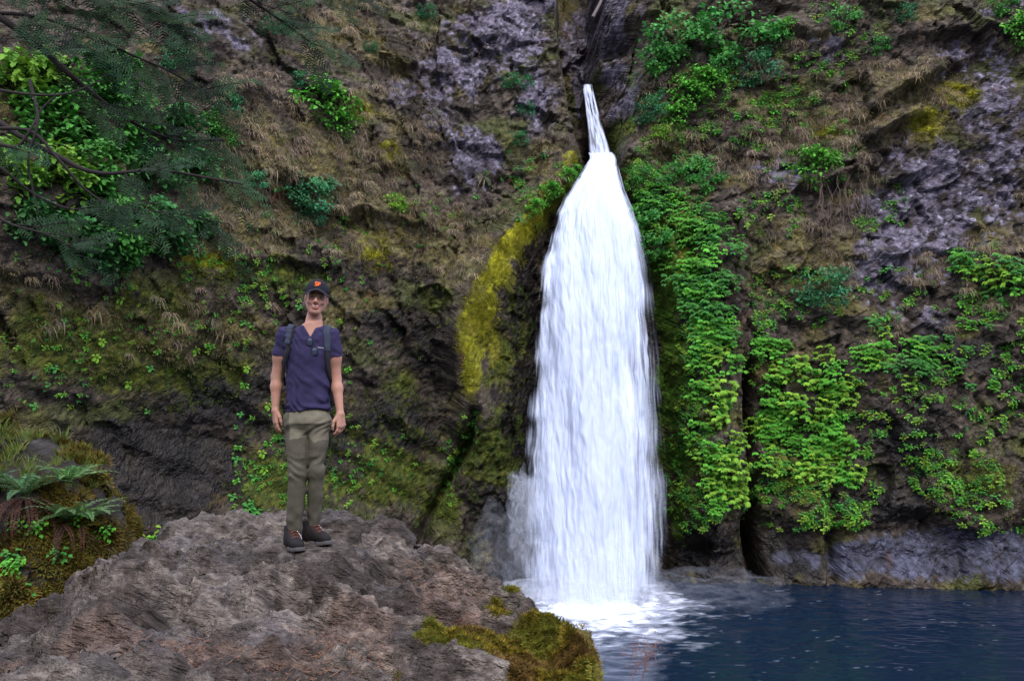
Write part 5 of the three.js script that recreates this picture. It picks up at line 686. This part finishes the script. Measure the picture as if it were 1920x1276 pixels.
{ // bank: grass, moss, ferns
  const front = bankPoints.filter(e => e[1].z > -0.2), top = front.filter(e => e[1].y > 0.35 && e[0].y > 5.55), face = front.filter(e => e[2] > -0.08), pick = a => a[Math.floor(rnd() * a.length)];
  const g1 = [], g2 = [], g3 = [];
  for (let k = 0; k < 330; k++) { const [p] = pick(top), s = R(0.5, 1.0) * (p.x < -4.25 ? 1.15 : 0.6), t = R(0.7, 1.2); g1.push({ m: M4(p, s, R(0, 6.28)), c: [t, t, t] }); }
  for (let k = 0; k < 5200; k++) { const [p, n] = pick(face), s = R(0.7, 1.8), t = R(0.55, 1.2); g2.push({ m: new THREE.Matrix4().compose(p, new THREE.Quaternion().setFromUnitVectors(V(0, 1, 0), n), V(s, s, s)), c: [t, t * R(0.85, 1.15), t] }); }
  for (let k = 0; k < 90; k++) { const [p, n] = pick(face), t = R(0.6, 1.1); g3.push({ m: new THREE.Matrix4().compose(p, wallTurn(n), V(0.4, 0.4, 0.4)), c: [t, t, t] }); }
  scatter('bank_grass', upTuft(26, 0.17, [0.08, 0.15, 0.025], [0.17, 0.17, 0.045], 0.06), grassMat, g1).userData.label = 'fine green grass on top of the mossy bank';
  scatter('bank_moss', mossTuft(30, 0.045, 0.05, [0.13, 0.085, 0.014], [0.1, 0.1, 0.014]), grassMat, g2).userData.label = 'amber moss coating the bank';
  scatter('bank_dry_grass', tuft(24, 0.5, 0.5, [0.2, 0.14, 0.08], [0.12, 0.1, 0.04], 0.14), grassMat, g3).userData.label = 'dry grass drooping over the bank edge';
  const fernOf = (label, p, n, len, c, dead, seedTurn) => { const o = group('sword_fern', label, 'fern'); o.position.copy(p); for (let k = 0; k < n; k++) { const b = new MB(), a = k / n * 6.28 + seedTurn + R(-0.2, 0.2), pts = frond(b, V(0, 0, 0), V(Math.sin(a), R(0.45, 1.3), Math.cos(a)), len * R(0.75, 1.1), len * 0.16, R(0.7, 1.4), 30, tone(c, 0.18), 0.1); const f = mesh('frond', b.geo(false), plantMat, o), r = new MB(); r.tube(pts.filter((_, i) => i % 3 === 0), t => 0.004 * (1 - 0.8 * t), 4); mesh('rachis', r.geo(), mat([0.09, 0.1, 0.03], 0.7), f); }
    for (let k = 0; k < dead; k++) { const b = new MB(), a = R(-1.7, 1.7); frond(b, V(R(-0.04, 0.04), -0.02, 0.03), V(Math.sin(a), R(-0.6, 0.1), Math.cos(a)), len * R(0.6, 1.1), len * 0.08, R(1.3, 2.1), 18, tone([0.075, 0.034, 0.024], 0.4), 0.3); mesh('dead_frond', b.geo(false), dullMat, o); } };
  const topAt = (px, py, d) => { const q = at(px, py, d); let best = null, bd = 9; for (const e of front) { const dd = e[0].distanceTo(q); if (dd < bd) { bd = dd; best = e; } } return best[0].clone(); };
  fernOf('upright sword fern on the highest edge of the mossy bank', topAt(140, 880, 8.8), 15, 0.44, [0.1, 0.23, 0.06], 1, 0.3); fernOf('sword fern spreading from the corner of the mossy bank', topAt(170, 940, 8.5), 16, 0.44, [0.1, 0.23, 0.06], 1, 1.1);
  fernOf('low sword fern drooping over the face of the mossy bank', topAt(120, 960, 8.4), 14, 0.42, [0.09, 0.2, 0.065], 4, 0.7); fernOf('sword fern with a thick skirt of reddish dead fronds on the bank', topAt(35, 905, 8.4), 14, 0.48, [0.075, 0.17, 0.06], 15, 0.2);
  fernOf('sword fern at the outer end of the mossy bank', topAt(-70, 930, 8.4), 12, 0.5, teal, 10, 0.2);
  const sprig = [rosette(26, 0.075, bright), rosette(24, 0.08, mid)]; for (const [x, y] of [[20, 1060], [30, 1085], [45, 1105], [15, 1045], [60, 980], [20, 985], [50, 1040], [115, 1000], [205, 1085], [160, 960], [230, 965]]) { const o = mesh('leafy_sprig', sprig[x % 2], plantMat); tag(o, 'leafy sprig rooted in the amber moss of the bank', 'plant', 'sprigs on the bank'); const p = topAt(x, y, 8.3); o.position.copy(p).add(V(0, 0, 0.04)); o.scale.setScalar(R(0.4, 0.65)); }
}
{ // dry twig with rusty seed heads in front of the pool
  const o = group('dry_weed', 'bare weed with two reddish stems standing against the pool', 'weed'), m = mat([0.15, 0.07, 0.052], 0.85);
  const stem = pts => { const b = new MB(); b.tube(new THREE.CatmullRomCurve3(pts).getPoints(18), t => 0.0028 * (1 - 0.6 * t), 5); mesh('stem', b.geo(), m, o); };
  stem([at(1165, 1420, 4.9), at(1180, 1285, 5.0), at(1205, 1235, 5.05), at(1240, 1202, 5.1)]); stem([at(1190, 1420, 4.9), at(1204, 1285, 5.0), at(1212, 1240, 5.0), at(1232, 1203, 5.05)]);
  const b = new MB(); for (let k = 0; k < 170; k++) { const q = at(1205 + gauss() * 42, 1225 + gauss() * 36, 5.05 + gauss() * 0.1), s = R(0.002, 0.0045); const i = b.v(q.x, q.y + s, q.z), j = b.v(q.x + s, q.y - s, q.z + s), l = b.v(q.x - s, q.y - s, q.z + s), n = b.v(q.x, q.y - s, q.z - s); b.t(i, j, l); b.t(i, l, n); b.t(i, n, j); b.t(j, n, l); } const sd = mesh('seed_heads', b.geo(false), mat([0.13, 0.06, 0.05], 0.9), o); stuff(sd);
  const c = new MB(); for (let k = 0; k < 14; k++) { const a = at(1195 + R(-8, 20), 1270 - R(0, 60), 5.03), e = at(1205 + gauss() * 45, 1220 + gauss() * 32, 5.05); c.tube([a, a.clone().lerp(e, 0.5).add(V(0, 0.02, 0)), e], 0.0011, 4); } stuff(mesh('side_twigs', c.geo(), m, o));
}
{ // the conifer whose boughs reach in from the side: trunk stands beyond the frame
  const tree = group('conifer_tree', 'dark conifer whose drooping boughs reach in before the leafy slope', 'tree'), bark = mat([0.022, 0.018, 0.017], 0.9, { bumpMap: roughBump, bumpScale: 0.01 }), needleMat = leafMat([1, 1, 1], { transmission: 0.15, roughness: 0.75, specularIntensity: 0.2 });
  const tb = new MB(), tp = []; for (let k = 0; k <= 14; k++) tp.push(V(-4.6 + 0.05 * noise(k * 0.7, 1, 1, 1), 3.6 + k * 0.75, -5.6)); tb.tube(tp, t => 0.24 * (1 - 0.7 * t), 14); mesh('trunk', tb.geo(), bark, tree);
  const boughs = [ // [points px, distance], radius
    [[[-240, -60, 5.6], [-60, -2, 5.6], [0, 33, 5.6], [67, 82, 5.7], [118, 129, 5.7], [165, 169, 5.8], [220, 212, 5.9], [267, 239, 6.0], [330, 262, 6.1], [420, 262, 6.2]], 0.026],
    [[[-260, 120, 5.6], [-60, 200, 5.6], [0, 231, 5.6], [43, 259, 5.6], [118, 298, 5.7], [157, 318, 5.7], [196, 325, 5.8], [243, 322, 5.8], [290, 318, 5.9], [400, 335, 6.0], [455, 345, 6.0]], 0.021],
    [[[-240, 200, 5.5], [-60, 262, 5.5], [0, 271, 5.5], [31, 275, 5.5], [59, 239, 5.5], [78, 204, 5.6], [110, 175, 5.6]], 0.016],
    [[[-240, 230, 5.5], [-50, 280, 5.5], [0, 314, 5.5], [59, 361, 5.6], [118, 388, 5.6], [157, 394, 5.7], [290, 380, 5.8]], 0.011],
    [[[-20, 240, 5.5], [59, 247, 5.5], [110, 300, 5.5], [157, 353, 5.6], [208, 384, 5.7], [330, 400, 5.9], [430, 420, 6.0]], 0.009],
    [[[-200, 130, 5.5], [0, 169, 5.5], [47, 176, 5.5], [98, 178, 5.5], [133, 173, 5.6], [190, 150, 5.7]], 0.01],
    [[[-260, -160, 5.6], [-40, -70, 5.6], [120, -30, 5.7], [250, 10, 5.8], [340, 50, 5.9]], 0.02],
    [[[-260, -300, 5.6], [100, -190, 5.8], [300, -90, 6.0], [420, -30, 6.1], [500, 20, 6.2], [590, 85, 6.3]], 0.022],
    [[[-260, -320, 5.6], [200, -220, 6.0], [460, -130, 6.3], [560, -60, 6.4], [650, -10, 6.5]], 0.02],
    [[[55, 150, 5.7], [70, 230, 5.5], [52, 300, 5.5], [60, 350, 5.5], [72, 400, 5.5]], 0.008], [[[-260, 330, 5.6], [-60, 380, 5.6], [20, 420, 5.6], [90, 440, 5.6], [150, 470, 5.6]], 0.009],
    [[[-260, -20, 5.6], [-40, 20, 5.6], [60, 30, 5.6], [160, 60, 5.7], [240, 100, 5.8], [310, 130, 5.9], [390, 175, 6.0]], 0.014]];
  const green = [0.013, 0.034, 0.013];
  function spray(b, tw, o, dir, len) {                                // flat drooping spray of needles
    let p = o.clone(), d = dir.clone().normalize(); const n = Math.max(5, Math.round(len / 0.034)), pts = [p.clone()], cc = tone(green, 0.45);
    const row = (p0, d0, L, droop) => { const m = Math.round(L / 0.019); let q = p0.clone(), e = d0.clone(); for (let k = 0; k < m; k++) { e.y -= droop; e.normalize(); q.addScaledVector(e, 0.019); const s = V().crossVectors(e, V(0.15, 0.55, 0.8)).normalize(); for (const g of [-1, 1]) { const w = R(0.03, 0.046) * (1 - 0.4 * k / m), t = q.clone().addScaledVector(s, g * w).addScaledVector(e, w * 0.55), c = tone(cc, 0.3); t.y -= 0.004; b.t(b.v(q.x - e.x * 0.006, q.y - e.y * 0.006, q.z - e.z * 0.006, c), b.v(q.x + e.x * 0.006, q.y + e.y * 0.006, q.z + e.z * 0.006, c), b.v(t.x, t.y, t.z, c)); } } };
    for (let k = 0; k < n; k++) { d.y -= 0.035; d.normalize(); p = p.clone().addScaledVector(d, len / n); pts.push(p.clone()); const s = V().crossVectors(d, V(0.1, 0.6, 0.75)).normalize(), t = k / n; for (const g of [-1, 1]) if (rnd() < 0.62) row(p, d.clone().multiplyScalar(0.75).addScaledVector(s, g * R(0.5, 0.9)).add(V(0, R(-0.35, 0.05), 0)).normalize(), len * 0.5 * (1 - 0.8 * t) * R(0.6, 1.1), 0.012); }
    row(p, d, 0.05, 0.01); tw.tube(pts, t => 0.0035 * (1 - 0.7 * t), 4);
  }
  // [start px, py, distance, heading in the picture (degrees, 0 = right, 90 = down), length]
  const heads = []; const fillBough = (i, from, to, n, len) => { const c = new THREE.CatmullRomCurve3(boughs[i][0].map(q => at(...q))); for (let k = 0; k < n; k++) heads.push([c.getPoint(lerp(from, to, (k + rnd()) / n)), R(-25, 70), len * R(0.7, 1.25), i]); };
  fillBough(0, 0.55, 1, 9, 0.3); fillBough(1, 0.62, 1, 8, 0.3); fillBough(3, 0.7, 1, 3, 0.28); fillBough(4, 0.55, 1, 7, 0.3); fillBough(6, 0.3, 1, 34, 0.3); fillBough(7, 0.45, 1, 13, 0.3); fillBough(8, 0.5, 1, 8, 0.32); fillBough(11, 0.25, 1, 24, 0.28); fillBough(10, 0.4, 1, 5, 0.3); fillBough(2, 0.1, 0.4, 3, 0.26); fillBough(0, 0.3, 0.5, 4, 0.3);
  boughs.forEach(([pts, r], i) => { const c = new THREE.CatmullRomCurve3([V(-4.55, at(...pts[0]).y + 0.25, -5.6), ...pts.map(q => at(...q))]), b = new MB(), tw = new MB(), f = new MB(); b.tube((i === 4 || i === 9 ? new THREE.CatmullRomCurve3(pts.map(q => at(...q))) : c).getPoints(46), t => r * (1 - 0.82 * t) + 0.002, 7); const br = mesh('bough', b.geo(), bark, tree);
    for (const [p, deg, L, k] of heads) if (k === i) { const a = deg * Math.PI / 180; spray(f, tw, p, V(Math.cos(a), -Math.sin(a), R(-0.45, 0.45)), L); }
    if (f.n) { mesh('needles', f.geo(false), needleMat, br); mesh('twigs', tw.geo(), bark, br); } });
}
console.log('near plants');
scene.traverse(o => { if (o.isMesh) { o.castShadow = true; o.receiveShadow = true; } });
renderer.render(scene, camera);
